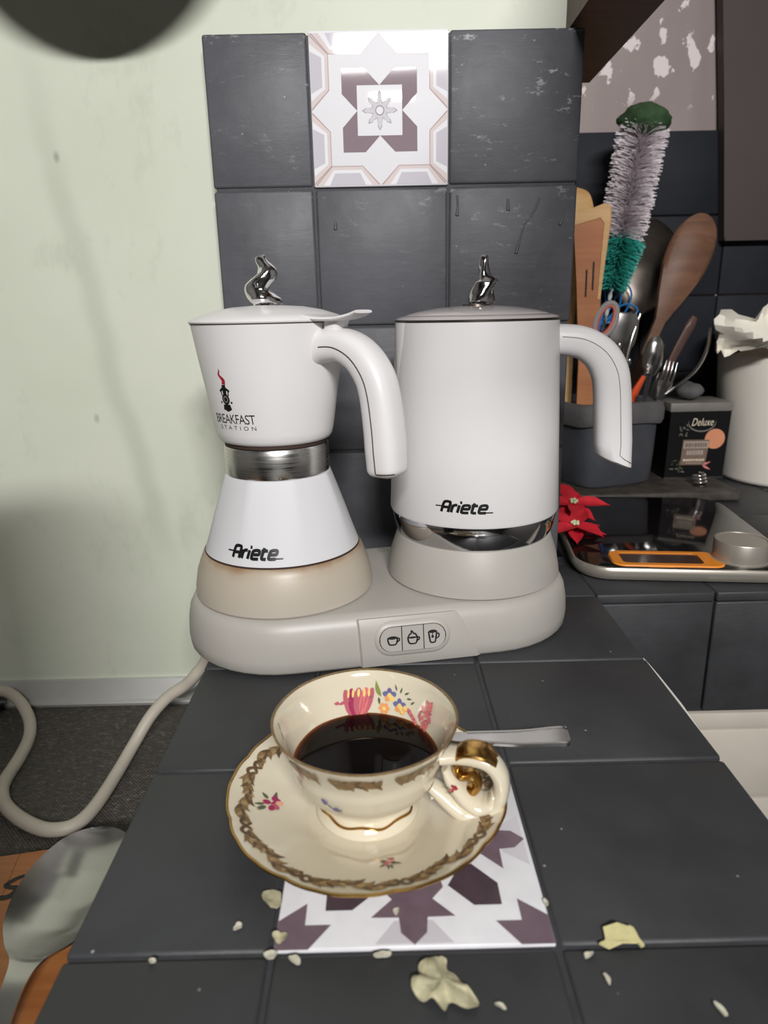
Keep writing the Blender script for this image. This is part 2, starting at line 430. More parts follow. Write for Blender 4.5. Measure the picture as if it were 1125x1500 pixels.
def sweep(mb, cx, cy, ang, path, a, b, pw=2.6, seg=20, sub=6, caps=True):
    d = Vector((math.cos(ang), math.sin(ang), 0)); t = Vector((-math.sin(ang), math.cos(ang), 0)); c = Vector((cx, cy, 0))
    P, A = smooth([Vector((x, 0, z)) for x, z in path], a, sub); _, B = smooth([Vector((x, 0, z)) for x, z in path], b, sub)
    rings = []; secs = []
    for i, p in enumerate(P):
        tg = (P[min(i+1, len(P)-1)]-P[max(i-1, 0)]).normalized(); n = Vector((-tg.z, 0, tg.x))   # in-plane normal (outer side)
        ring = []
        for j in range(seg):
            q = 2*PI*j/seg; cs, sn = math.cos(q), math.sin(q)
            u = math.copysign(abs(cs)**(2/pw), cs)*A[i]; v = math.copysign(abs(sn)**(2/pw), sn)*B[i]
            w_ = p+n*u; ring.append(c+d*w_.x+Vector((0, 0, w_.z))+t*v)
        rings.append(ring); secs.append((p, n, A[i], B[i]))
    mb.loft(rings, caps, caps); return secs, c, d, t
def spoon_mesh(mb, secs, th, fn, nt=8):     # secs: (s, halfwidth, z, dish depth)
    rings = []
    for s_, w_, z_, dd in secs:
        top = []; bot = []
        for j in range(nt+1):
            u = -1+2*j/nt; zz = z_-dd*(1-u*u)
            top.append(fn(s_, u*w_, zz)); bot.append(fn(s_, u*w_*.985, zz-th))
        rings.append(top+bot[::-1])
    mb.loft(rings)
def dense(secs, k=4):
    P = [Vector((a, b, c)) for a, b, c, d in secs]; Q, D = smooth(P, [x[3] for x in secs], k)
    return [(q.x, max(q.y, 1e-4), q.z, max(d, 0)) for q, d in zip(Q, D)]
def frame(A, B, side):                      # local s along A->B, u along side, h normal
    A = Vector(A); B = Vector(B); x = (B-A).normalized(); y = Vector(side); y = (y-x*y.dot(x)).normalized(); z = x.cross(y)
    return lambda s_, u, h: A+x*s_+y*u+z*h

# ================================================================== STRUCTURE
def struct(mb, name, mat, **k):
    o = mb.build(name, mat, **k); o['kind'] = 'structure'; return o
XL, XR, YW = -0.0725, 0.2065, 0.3704      # counter bar edges, tile front of the backsplash
YG = 0.390                                # green wall plane
YF = 0.775                                # far wall of the recess
BX0, BX1, BTOP = -0.0775, 0.194, 0.4035
struct(MB().box(-1.2, BX1-.003, YG, YF+.1, -.95, 1.55), 'wall_left', 'green')
wf = struct(MB().box(BX1-.003, 1.3, YF, YF+.1, -.95, 1.55), 'wall_back', 'peel')
struct(MB().box(-1.3, -1.2, -2.1, YF+.1, -.95, 1.55), 'wall_side_left', 'room')
struct(MB().box(1.3, 1.4, -2.1, YF+.1, -.95, 1.55), 'wall_side_right', 'room')
struct(MB().box(-1.3, 1.4, -2.2, -2.1, -.95, 1.55), 'wall_behind', 'room')
struct(MB().box(-1.3, 1.4, -2.2, YF+.1, 1.55, 1.6), 'ceiling', 'ceil')
struct(MB().box(-1.3, 1.4, -2.2, YF+.1, -1.0, -.95), 'floor', 'floor')
# far dark tiles on the recess wall
cache = {}
def tile_mesh(dx, dy, dz, bev, mat, key='tile'):
    k = (round(dx, 5), round(dy, 5), round(dz, 5), bev, mat)
    if k not in cache:
        o = MB().bbox(-dx/2, dx/2, -dy/2, dy/2, -dz/2, dz/2, bev, 2).build('tile', mat, sharp=80); cache[k] = o.data; bpy.data.objects.remove(o)
    return cache[k]
def tile(parent, x0, x1, y0, y1, z0, z1, mat, bev=.0012, jit=.0002, name='tile'):
    o = link(name, tile_mesh(x1-x0, y1-y0, z1-z0, bev, mat), parent)
    j = Vector((random.uniform(-jit, jit), random.uniform(-jit, jit), random.uniform(-jit, jit)))
    o.location = Vector(((x0+x1)/2, (y0+y1)/2, (z0+z1)/2))+j-(parent.location if parent else Vector())
    return o
g = .0009
FT = .4255
for r in range(4):
    z1 = FT-.1*r
    for c in range(7):
        x0 = .2+.1*c
        tile(wf, x0+g, x0+.1-g, YF-.006, YF+.004, z1-.1+g, z1-g, 'tile_far')
# metal trim along the left worktop, at the foot of the green wall
tr = MB()
prof = [(YG, -.1125), (YG-.004, -.1125), (YG-.012, -.1285), (YG-.0155, -.1290), (YG-.0165, -.1305), (YG-.0155, -.1322), (YG-.0145, -.1450), (YG, -.1450)]
tr.loft([[Vector((x, y_, z_)) for y_, z_ in prof] for x in (-1.0, XL-.003)])
struct(tr, 'trim_1', 'alu', sharp=25)

# ------------------------------------------------------------------ tiled counter (bar + worktop on the right), its tiles
MZ = -.133
counter = thing('tiled_counter', (.065, 0.1, -.949), 'dark grey painted tile counter with one patterned tile, under cup and coffee station', 'counter')
MB().box(XL+.0015, XR-.0015, -.75, YG-.0008, -.949, -.0013).build('counter_body', 'grout', counter)
rcount = thing('tiled_worktop', (.7, .5, -.108), 'dark grey tiled worktop with tiled front edge, under the kitchen scale', 'worktop')
MB().box(XR-.0012, 1.2, .305, YF-.0075, -.108, -.0013).build('worktop_body', 'grout', rcount)
colsx = [(XL, 0), (0, .1), (.1, XR)]
rows = [(-.7+.1*i, -.6+.1*i) for i in range(10)]+[(.3, YW-.0008)]
for y0, y1 in rows:
    for i, (x0, x1) in enumerate(colsx):
        if i == 1 and abs(y0) < .01: continue
        tile(counter, x0+(g if i else 0), x1-(g if i < 2 else 0), y0+g, y1-g, -.008, 0, 'tile_top', bev=.0016)
# right worktop tiles and apron
xs = [XR, .3, .4, .5, .6, .7, .8, .9]
ys = [.3, .4, .5, .6, .7, YF-.0078]
for i in range(7):
    for j in range(5):
        tile(rcount, xs[i]+g, xs[i+1]-g, ys[j]+(g if j else 0), ys[j+1]-g, -.008, 0, 'tile_top', bev=.0014)
    tile(rcount, xs[i]+g, xs[i+1]-g, .3005, .308, -.105, -.0085, 'tile_top', bev=.0014)
# patterned counter tile
dt = tile(counter, g*.4, .1-g*.4, g, .1-g, -.008, .0003, 'tf_white', bev=.0006, jit=0, name='patterned_tile')
dt['label'] = 'white tile printed with purple stars'
pm = MB()
def dfn(x, y, h): return Vector((x*.1, y*.1, .0003+h))
def sym4(poly):
    out = []
    for k in range(4):
        q = [(x-.5, y-.5) for x, y in poly]
        for _ in range(k): q = [(-y, x) for x, y in q]
        out.append([(x+.5, y+.5) for x, y in q])
    return out
pm.k = 2
for p in sym4([(.36, .02), (.64, .02), (.57, .115), (.43, .115)]): pm.poly(p, dfn, .00005)
pm.k = 0
for p in sym4([(.006, .006), (.125, .006), (.20, .105), (.105, .105), (.105, .20), (.006, .125)]): pm.poly(p, dfn, .0001)
for p in sym4([(.5, .015), (.547, .064), (.553, .128), (.656, .130), (.577, .209), (.622, .262), (.61, .32), (.39, .32), (.378, .262), (.423, .209), (.344, .130), (.447, .128), (.453, .064)]): pm.poly(p, dfn, .0001)
pm.k = 1
for p in sym4([(.641, .268), (.731, .175), (.835, .175), (.835, .275), (.745, .373), (.688, .349)]): pm.poly(p, dfn, .0001)
pm.poly(ellipse(.5, .5, .12, .12, 0, 8), dfn, .0001)
pm.build('star_print', ['tf_purple', 'tf_dark', 'tf_pale'], dt, fixn=False)
cl = MB(); cl.tube([(XR+.0004, .122, -.002), (XR+.0012, .15, -.0022), (XR+.0006, .185, -.0015), (XR, .203, -.0015)], [.0004, .0011, .0007, .0004], 6)
cl.build('edge_caulk', 'caulk', counter)

# ------------------------------------------------------------------ backsplash
bs = thing('tiled_backsplash', (.058, YG, .0), 'upright panel of dark grey painted tiles with one white patterned tile', 'backsplash')
MB().box(BX0+.002, BX1-.0015, YW+.002, YG-.0002, .0005, BTOP-.0015).build('panel_backing', 'grout', bs)
bx = [(BX0, -.0027), (-.0027, .0973), (.0973, BX1)]
bz = [(.3029, BTOP), (.2029, .3029), (.1029, .2029), (.0012, .1029)]
for r, (z0, z1) in enumerate(bz):
    for c, (x0, x1) in enumerate(bx):
        if r == 0 and c == 1: continue
        tile(bs, x0+(g if c else 0), x1-(g if c < 2 else 0), YW, YW+.008, z0+g, z1-(g if r else 0), 'tile_wall', bev=.0018, jit=.0003)
wt = tile(bs, -.0027+g*.4, .0973-g*.4, YW-.0006, YW+.008, .3029+g*.4, BTOP+.0006, 'tw_white', bev=.001, jit=0, name='patterned_tile')
wt['label'] = 'glossy white tile with mauve cross and snowflake print'
wp = MB()
def wfn(x, y, h): return Vector((.0473+x*.0985, YW-.0006-h, .3534+y*.0985))
def rotk(poly, k):
    for _ in range(k): poly = [(-y, x) for x, y in poly]
    return poly
for k in range(4):
    wp.k = 0
    wp.poly(rotk([(-.275, .275), (-.11, .275), (0, .165), (-.165, .165), (-.165, 0), (-.275, .11)], k), wfn, .00006)
    for s_ in (1, -1):
        def tp(a):
            q = [(-.004*s_-a*1.0*s_*2.2, .497), (-.135*s_-a*.4*s_, .365+a), (-.365*s_+a*.4*s_, .365+a), (-.494*s_+a*2.2*s_, .497)]
            return rotk(q, k)
        for kk, a in ((1, 0), (2, .006), (3, .028), (4, .050)):
            wp.k = kk; wp.poly(tp(a), wfn, .00004+kk*.00003)
def star8(r1, r2):
    pts = []
    for i in range(8):
        a = i*PI/4+PI/2; R_ = r1 if i % 2 == 0 else r1*.92
        for da, rr in ((-.20, .62), (-.16, .80), (0, 1), (.16, .80), (.20, .62)):
            pts.append((R_*rr*math.cos(a+da), R_*rr*math.sin(a+da)))
        pts.append((r2*math.cos(a+PI/8), r2*math.sin(a+PI/8)))
    return pts
wp.k = 6; wp.poly(star8(.132, .055), wfn, .00005); wp.k = 5; wp.poly(star8(.123, .048), wfn, .0001)
wp.k = 6; wp.poly(ellipse(0, 0, .034, .034, 0, 20), wfn, .00014); wp.k = 7; wp.poly(ellipse(0, 0, .026, .026, 0, 20), wfn, .00018)
wp.build('cross_print', ['tw_purple', 'tw_line', 'tw_pinkish', 'tw_white', 'tw_lilac', 'tw_flake', 'tw_fline', 'tw_white'], wt, fixn=False)

for pts in ([(.166, .2935), (.162, .284), (.1555, .275), (.1520, .264), (.1495, .2545)], [(.1040, .2960), (.1045, .2880), (.1040, .2820)], [(.1420, .2930), (.1425, .2850)], [(.1850, .2860), (.1835, .2780), (.1820, .2740)], [(.0125, .2800), (.0120, .2740)]):
    MB().tube([(x, YW-.0001, z) for x, z in pts], [.0009]*(len(pts)-1)+[.0015], 8, 4).build('paint_drip', 'tile_wall', bs, sharp=60)
# ------------------------------------------------------------------ beige drawers under the apron
dc = thing('drawer_cabinet', (.7, .30, -.949), 'beige drawer cabinet below the dark counter apron', 'cabinet')
MB().box(XR+.001, 1.2, .3125, YF-.01, -.949, -.1085).build('cabinet_body', 'beige', dc)
MB().bbox(XR+.002, 1.19, .303, .3125, -.1235, -.1095, .0008).build('top_rail', 'beige', dc)
for z0, z1 in ((-.1905, -.125), (-.50, -.1935), (-.93, -.503)):
    MB().bbox(XR+.002, 1.19, .302, .3125, z0, z1, .0012).build('drawer_front', 'beige', dc)

# ------------------------------------------------------------------ lower left worktop
lw = MB().bbox(-1.15, XL+.001, -.75, YG-.0008, -.19, MZ, .003).build('lower_worktop', 'mat')
tag(lw, 'low dark worktop covered with a worn woven mat, under the loose cord', 'worktop')
MB().box(-1.1, XL, -.7, YG-.002, -.949, -.1905).build('worktop_base', 'beige', lw)

# ------------------------------------------------------------------ brown beam, hood
bm_ = MB(); zb = BTOP+.0025
poly = [(.1845, -.25), (.232, -.25), (.2365, YF-.27), (BX1-.001, YF-.27), (BX1-.001, YG-.0005), (.1845, YG-.0005)]
bm_.prism(poly, lambda x, y, h: Vector((x, y, zb+h)), .085)
o = bm_.build('wooden_beam', 'beam_wood', sharp=20); tag(o, 'dark brown wooden beam above the right end of the backsplash', 'beam')
hd = MB()
hd.loft([[Vector((x0, .752, z_)), Vector((1.29, .752, z_)), Vector((1.29, YF-.007, z_)), Vector((x0, YF-.007, z_))] for x0, z_ in ((.4925, .2930), (.4735, .4514), (.42, .85))])
hd.box(.4927, 1.288, .7505, .7525, .2920, .2965)
o = hd.build('wall_cupboard', 'hood', sharp=20); tag(o, 'grey-brown painted cupboard side hanging on the far wall, right of the bottle brush', 'cupboard')

# ================================================================== COFFEE STATION
C1, C2 = Vector((-.0252, .253, 0)), Vector((.1065, .275, 0))
def hull(r, z, n=40):
    d = (C2-C1).normalized(); a0 = math.atan2(d.y, d.x); pts = []
    for i in range(n//2+1):
        a = a0-PI/2+PI*i/(n//2); pts.append(C2+Vector((math.cos(a)*r, math.sin(a)*r, z)))
    for i in range(n//2+1):
        a = a0+PI/2+PI*i/(n//2); pts.append(C1+Vector((math.cos(a)*r, math.sin(a)*r, z)))
    return pts
st = thing('coffee_station_base', (.04, .264, 0), 'pale grey double heating base with three buttons, under moka pot and kettle', 'heating base')
mb = MB()
mb.loft([hull(r, z) for r, z in ((.0630, .0002), (.0645, .0008), (.0662, .003), (.0668, .010), (.0662, .020), (.0645, .028), (.0622, .0325), (.0595, .0347), (.0560, .0352), (.03, .0352))])
mb.build('base_shell', 'station', st, sharp=40)
# flat control panel on the front, between the two plates
dS = (C2-C1).normalized(); nS = Vector((dS.y, -dS.x, 0))
def front(a, z, h):         # a along the front face from C1, z up, h outwards (face leans with the shell)
    r = interp(z, [0, .003, .01, .02, .028, .0325, .0347], [.0640, .0662, .0668, .0662, .0645, .0622, .0595])
    return C1+dS*a+nS*(r+h)+Vector((0, 0, z))
mb = MB()
zs = [.0012, .006, .012, .018, .024, .029, .0325]
rl = [.043-.0015*i/6 for i in range(7)]; rr = [.1165-.016*i/6 for i in range(7)]
rings = []
for i, z in enumerate(zs):
    hh = .0016
    rings.append([front(rl[i]-.002, z, -.001), front(rl[i], z, hh), front(rr[i], z, hh), front(rr[i]+.005, z, -.001)])
mb.loft(rings); panel = mb.build('control_panel', 'station', st, sharp=30)
def pill(L, H, n=10):
    pts = []
    for i in range(n+1): a = -PI/2+PI*i/n; pts.append((L/2-H/2+H/2*math.cos(a), H/2*math.sin(a)))
    for i in range(n+1): a = PI/2+PI*i/n; pts.append((-L/2+H/2+H/2*math.cos(a), H/2*math.sin(a)))
    return pts
PA, PZ = .0745, .0195
def pf(x, y, h): return front(PA+x, PZ+y, .0016+h)
mb = MB()
outer, mid_, inner = pill(.0485, .0225), pill(.046, .0200), pill(.0425, .0165)
mb.loft([[pf(x, y, 0) for x, y in outer], [pf(x, y, .0010) for x, y in mid_], [pf(x, y, .0011) for x, y in inner], [pf(x, y, .0001) for x, y in inner]], False, True)
mb.build('button_surround', 'station', panel, sharp=50)
# three buttons
def clip_pill(x0, x1, L, H):
    pts = []
    n = 14
    def hh(x):
        e = abs(x)-(L/2-H/2)
        return H/2 if e <= 0 else math.sqrt(max(0, (H/2)**2-e*e))
    xs_ = [x0+(x1-x0)*i/n for i in range(n+1)]
    return [(x, -hh(x)) for x in xs_]+[(x, hh(x)) for x in xs_[::-1]]
bl = [(-.0205, -.0072), (-.0066, .0066), (.0072, .0205)]
MB().poly(pill(.0425, .0163), pf, .0004).build('button_recess', 'dark_gap', panel, fixn=False)
icons = []
for i, (x0, x1) in enumerate(bl):
    mb = MB(); mb.prism(clip_pill(x0, x1, .0414, .0154), lambda x, y, h: pf(x, y, .0002+h), .0011)
    bt = mb.build('button', 'station', panel, sharp=40)
    cx = (x0+x1)/2+(.0012 if i == 0 else (-.0012 if i == 2 else 0)); ic = MB(); fn = lambda x, y, h: pf(cx+x, y, .0014+h)
    def stroke(pts, w=.00045, ic=ic, fn=fn): add_ribbon(ic, pts, [w]*len(pts), fn, .0001)
    if i < 2:
        yb = -.0004 if i else 0
        stroke([(-.0032, .0016+yb), (-.0031, -.0006+yb), (-.0022, -.0027+yb), (0, -.0031+yb), (.0018, -.0027+yb), (.0026, -.0006+yb), (.0027, .0016+yb)])
        stroke([(.0025, .0010+yb), (.0038, .0009+yb), (.0039, -.0004+yb), (.0022, -.0015+yb)], .0004)
        if i == 0: ic.poly(ellipse(-.0002, .0015, .0031, .0010), fn, .00012)
        else:
            stroke([(-.0030, .0010), (-.0022, .0026), (-.0012, .0030), (-.0008, .0048), (.0006, .0030), (.0016, .0028), (.0025, .0010)])
            ic.poly(ellipse(-.0002, .0006, .0028, .0006), fn, .00012)
    else:
        stroke([(-.0027, .0032), (-.0021, -.0010), (-.0015, -.0036), (0, -.0040), (.0013, -.0036), (.0019, -.0010), (.0025, .0032)])
        stroke([(.0022, .0018), (.0038, .0014), (.0036, -.0006), (.0019, -.0014)], .0004)
        ic.poly(ellipse(-.0001, .0032, .0027, .0010), fn, .00012); ic.poly([(-.0008, .0008), (.0004, .0008), (.0006, -.0008), (-.0010, -.0008)], fn, .00012)
        stroke([(-.0002, .003), (-.0002, .0006)], .0002)
    ic.build('icon', 'black', bt, fixn=False)
mb = MB()
def ringp(mb, c, r, w, z, n=28):
    for i in range(n):
        a, b_ = 2*PI*i/n, 2*PI*(i+1)/n
        mb.add([(c[0]+R_*math.cos(q), c[1]+R_*math.sin(q), z) for R_, q in ((r, a), (r, b_), (r-w, b_), (r-w, a))], [(0, 1, 2, 3)])
ringp(mb, (.0425, .316), .0042, .0006, .0354); ringp(mb, (.0425, .316), .002, .0005, .0354)
mb.build('heat_mark', 'greyprint', st, fixn=False)

# ------------------------------------------------------------------ flame-shaped chrome knob
def flame(c, name, mat, parent, variant):
    mb = MB(); k = .0000425; kz_ = .0000335 if variant == 0 else .0000375
    if variant == 0:
        rows_ = [(0, 532, 200), (45, 512, 228), (110, 490, 236), (190, 452, 214), (260, 425, 192), (350, 440, 196), (440, 500, 192), (550, 560, 152), (650, 560, 116), (740, 510, 90), (800, 490, 72), (840, 505, 50), (858, 512, 20)]
    else:
        rows_ = [(0, 505, 190), (40, 505, 205), (110, 510, 205), (200, 530, 190), (280, 560, 185), (350, 590, 178), (390, 610, 150), (440, 570, 110), (520, 550, 86), (620, 545, 76), (700, 548, 68), (760, 556, 54), (790, 556, 22)]
    P = [Vector((xc, 0, z)) for z, xc, w_ in rows_]; Q, W = smooth(P, [w_ for _, _, w_ in rows_], 3); rings = []
    for q, w_ in zip(Q, W):
        tw = q.z/860*3.6; ring = []
        for j in range(32):
            a = 2*PI*j/32; f = .97+.06*math.cos(2*(a-tw))+.09*math.cos(3*(a-tw))
            ring.append(Vector((c[0]+(q.x-512+w_*f*math.cos(a))*k, c[1]+w_*f*.8*math.sin(a)*k, c[2]+q.z*kz_)))
        rings.append(ring)
    mb.loft(rings); mb.lathe([(.0062, -.0012), (.0075, -.0006), (.0075, .0006)], 24, c, cap0=True, cap1=True)
    return mb.build(name, mat, parent, sharp=50)

# ------------------------------------------------------------------ MOKA POT
mx, my = C1.x, C1.y
mk = thing('moka_pot', (mx, my, .0352), 'white electric moka pot with steel waist and chrome flame knob, left of kettle', 'moka pot')
mb = MB(); mb.lathe([(.0555, .0353), (.0588, .0355), (.0597, .0368), (.0594, .042), (.0575, .052), (.0545, .060), (.0528, .0640), (.0515, .0650), (.047, .0650)], 80, (mx, my, 0), cap0=True, cap1=True)
mb.build('heater_foot', 'stained', mk)
mb = MB(); mb.lathe([(.0500, .0650), (.0516, .0652), (.0516, .0658), (.050, .066)], 80, (mx, my, 0), cap0=True, cap1=True); mb.build('foot_gap', 'seam', mk)
mlz = [.0655, .0662, .075, .092, .108, .1135, .1155, .1160]; mlr = [.0498, .0511, .0482, .0428, .0372, .0352, .0343, .0325]
def oct_(a, r, z):
    t = interp(z, [.066, .085, .115], [0, .6, 1.0]); q = (a+rad(22)) % (PI/4)-PI/8
    return 1+t*(.55*(math.cos(PI/8)/math.cos(q)-math.cos(PI/8)-.038))
mb = MB(); mb.lathe(list(zip(mlr, mlz)), 96, (mx, my, 0), rf=oct_, cap0=True, cap1=True); lower = mb.build('water_chamber', 'enamel', mk, sharp=40)
mb = MB(); mb.lathe([(.031, .1158), (.0334, .1162), (.0336, .1170), (.0336, .1335), (.0330, .1345), (.031, .1346)], 80, (mx, my, 0), cap0=True, cap1=True); mb.build('steel_waist', 'brushed', mk)
mb = MB(); mb.lathe([(.0312, .1345), (.0328, .1350), (.0330, .1370), (.032, .138)], 80, (mx, my, 0), cap0=True, cap1=True); mb.build('waist_seal', 'seam', mk)
ubz = [.1372, .1380, .1400, .1440, .1666, .190, .2065, .2085]; ubr = [.0335, .0350, .0364, .0374, .0410, .0446, .0469, .0472]
mb = MB(); mb.lathe(list(zip(ubr, ubz))+[(.0460, .2085)], 96, (mx, my, 0), cap0=True, cap1=True); upper = mb.build('coffee_chamber', 'white', mk, sharp=40)
mb = MB(); mb.lathe([(.0468, .2084), (.04765, .2087), (.04765, .2090), (.0468, .2092)], 96, (mx, my, 0), cap0=True, cap1=True); mb.build('lid_gap', 'seam', mk)
mb = MB(); mb.lathe([(.0462, .2091), (.0480, .2092), (.0484, .2100), (.0478, .2108), (.042, .2132), (.033, .2160), (.022, .2180), (.010, .2188), (.001, .2190)], 96, (mx, my, 0), cap0=True, cap1=True)
lid = mb.build('lid', 'white', mk, sharp=40)
HA = rad(-35)
mb = MB(); sweep(mb, mx, my, HA, [(.036, .2128), (.047, .2108), (.058, .2107), (.067, .2122), (.0725, .2142)], [.0016, .0016, .0014, .0013, .0010], [.017, .0148, .0115, .0098, .0085], 3.2, 20)
mb.build('lid_tab', 'white', lid, sharp=45)
mb = MB(); sweep(mb, mx, my, HA, [(.0515, .199), (.0525, .2055), (.0535, .2108)], [.0052, .005, .006], [.0068, .0066, .007], 4, 20); mb.build('hinge_block', 'white', mk, sharp=45)
hp = [(.038, .1935), (.046, .1955), (.0585, .1955), (.070, .1900), (.0785, .1800), (.0825, .1690), (.0850, .1520), (.0862, .1370), (.0868, .1255), (.0870, .1225), (.0871, .1205)]
ha = [.0105, .0098, .0095, .0100, .0104, .0106, .0110, .0112, .0108, .0085, .003]; hb = [.0125, .0118, .0112, .0110, .0112, .0114, .0116, .0118, .0112, .009, .003]
mb = MB(); secs, c_, d_, t_ = sweep(mb, mx, my, HA, hp, ha, hb, 2.8, 28, 5); hnd = mb.build('handle', 'white', mk, sharp=60)
def seam(secs, c_, d_, t_, u, side, i0, i1, r, pw=2.8):
    pts = []
    for p, n, A, B in secs[i0:i1]:
        v = side*(1-abs(u)**pw)**(1/pw); w_ = p+n*(u*A); pts.append(c_+d_*w_.x+Vector((0, 0, w_.z))+t_*(v*B*1.002))
    return pts
sp_ = seam(secs, c_, d_, t_, -.07, -1, 6, 41, .0004)
endp = []
for k in range(9):
    u = -.07+.97*k/8; p, n, A, B = secs[41]; v = -(max(0, 1-abs(u)**2.8))**(1/2.8); w_ = p+n*(u*A); endp.append(c_+d_*w_.x+Vector((0, 0, w_.z))+t_*(v*B*1.002))
MB().tube(sp_+endp, .00034, 6, 1).build('seam_line', 'seam', hnd)
flame((mx-.0012, my, .2195), 'flame_knob', 'chrome', lid, 0)
# printing on the pot
fu = around(mx, my, -120, lambda z: interp(z, ubz, ubr))
def amm(deg, r): return rad(deg+120)*r
mb = MB(); mb.k = 0
add_text(mb, 'BREAKFAST', amm(-144, .0392), amm(-98.5, .0392), .1515, .1572, fu, .00012, spacing=.9)
add_text(mb, 'STATION', amm(-139, .0384), amm(-98.7, .0384), .1478, .1502, fu, .00012, spacing=1.75)
lx = amm(-124, .0415)
def L_(p): return [(lx+x*1e-3, .1585+y*1e-3) for x, y in p]
mb.poly(L_([(-3.2, 1.6), (-2.6, 4.6), (2.6, 4.6), (3.4, 1.6), (0.3, .2)]), fu, .00012)
mb.poly(L_(ellipse(0, 7.7, 3.0, 3.2, 0, 20)), fu, .00012)
mb.poly(L_([(-1.4, 10), (-1.5, 16.2), (1.5, 16.2), (1.4, 10)]), fu, .00014)
mb.poly(L_([(-4.0, 13.0), (-1.5, 14.8), (1.5, 14.8), (4.0, 13.0), (3.6, 11.9), (1.4, 12.9), (-1.4, 12.9), (-3.6, 11.9)]), fu, .00013)
mb.poly(L_([(-3.2, 12.4), (-2.4, 12.4), (-2.0, 9.8), (-2.9, 9.8)]), fu, .00013); mb.poly(L_([(3.2, 12.4), (2.4, 12.4), (2.0, 9.8), (2.9, 9.8)]), fu, .00013)
mb.poly(L_(ellipse(-4, 5.8, .7, .7)), fu, .00012); mb.poly(L_(ellipse(4, 5.8, .7, .7)), fu, .00012)
mb.k = 1; mb.poly(L_(ellipse(0, 7.7, 1.9, 2.0, 0, 18)), fu, .00018); mb.k = 0; mb.poly(L_(ellipse(0, 7.7, 1.2, 1.3, 0, 16)), fu, .00024)
mb.build('badge_print', ['black', 'greyprint'], upper, fixn=False)
mb = MB(); add_ribbon(mb, [(lx+.0002, .1749), (lx+.0007, .1772), (lx-.0008, .1790), (lx-.0022, .1808), (lx-.0014, .1828), (lx-.0016, .1840)], [.0013, .0013, .0009, .0007, .0005, .0001], fu, .00013); mb.build('smoke_print', 'red', upper, fixn=False)
def logo(mb, a0, a1, z0, z1, fn):
    Lw = a1-a0; H = z1-z0
    E_ = [[(.02, .37), (.40, .37), (.46, .42), (.46, .58), (.38, .70), (.12, .70), (.0, .58), (.0, .14), (.10, .03), (.50, .03)]]
    gl_ = [(.72, [[(.02, .0), (.02, .70), (.10, .96), (.40, .96), (.50, .82), (.50, .0)], [(.02, .45), (.50, .45)]]), (.44, [[(.0, .0), (.0, .70)], [(.0, .52), (.12, .68), (.30, .68)]]),
           (.26, [[(.0, .0), (.0, .70)], [(-.01, .94), (.13, .94)]]), (.66, E_), (.52, [[(.06, .92), (.04, .16), (.14, .03), (.36, .03)], [(-.10, .68), (.34, .68)]]), (.60, E_)]
    tot = sum(a for a, _ in gl_); x = 0; sx_ = Lw*.80/tot; hh_ = .0001
    for adv, strokes in gl_:
        for stk in strokes:
            hh_ += .000004
            add_ribbon(mb, [(a0+Lw*.10+(x+px+.22*py)*sx_, z0+py*H) for px, py in stk], [.128*H]*len(stk), fn, hh_)
        x += adv
    for xa, xb, zc in ((a0, a0+Lw*.14, z0+H*.52), (a0+Lw*.84, a1, z0+H*.04)):
        n = 6
        mb.add([fn(xa+(xb-xa)*i/n, zc+s_*H*.055, .00013) for i in range(n+1) for s_ in (1, -1)], [(2*i, 2*i+2, 2*i+3, 2*i+1) for i in range(n)])
mb = MB(); fl_ = around(mx, my, -103, lambda z: interp(z, mlz, mlr)+.00045)
logo(mb, -.0185, .0182, .0712, .0785, fl_); mb.build('name_print', 'black', lower, fixn=False)

# ------------------------------------------------------------------ KETTLE
kx, ky = C2.x, C2.y
kt = thing('electric_kettle', (kx, ky, .0352), 'tall white electric kettle with chrome ring and smoky lid, right of moka pot', 'kettle')
mb = MB(); mb.lathe([(.056, .0353), (.0594, .0354), (.0606, .0364), (.0600, .042), (.0580, .052), (.0550, .061), (.0535, .0655), (.0515, .0665), (.045, .0665)], 80, (kx, ky, 0), cap0=True, cap1=True); mb.build('foot_collar', 'station', kt)
mb = MB(); mb.lathe([(.050, .0655), (.0528, .0662), (.0548, .0705), (.0562, .0765), (.0568, .0812), (.0562, .0828), (.050, .083)], 96, (kx, ky, 0), cap0=True, cap1=True); mb.build('chrome_ring', 'dchrome', kt)
kz = [.0822, .0826, .0840, .1434, .2040, .2066, .2072]; kr = [.0550, .0574, .0580, .0557, .0531, .0529, .0520]
mb = MB(); mb.lathe(list(zip(kr, kz)), 96, (kx, ky, 0), cap0=True, cap1=True); kb = mb.build('body', 'white', kt, sharp=40)
# spout lip on the left
SA = rad(196); d_ = Vector((math.cos(SA), math.sin(SA), 0)); t_ = Vector((-math.sin(SA), math.cos(SA), 0)); cc = Vector((kx, ky, 0)); mb = MB(); rings = []
for i in range(9):
    q = i/8; z = .150+.0568*q; R_ = interp(z, kz, kr); out = .0022*q**1.6; wd = .004+.0105*q
    rings.append([cc+d_*(R_-.004)+t_*wd+Vector((0, 0, z)), cc+d_*(R_-.001+out*.35)+t_*wd*.62+Vector((0, 0, z)), cc+d_*(R_+out)+Vector((0, 0, z)), cc+d_*(R_-.001+out*.35)-t_*wd*.62+Vector((0, 0, z)), cc+d_*(R_-.004)-t_*wd+Vector((0, 0, z))])
mb.loft(rings); mb.build('spout', 'white', kt, sharp=60)
mb = MB(); mb.lathe([(.0512, .2071), (.0532, .2072), (.0532, .2080), (.0512, .2081)], 96, (kx, ky, 0), cap0=True, cap1=True); mb.build('lid_rim', 'darksteel', kt)
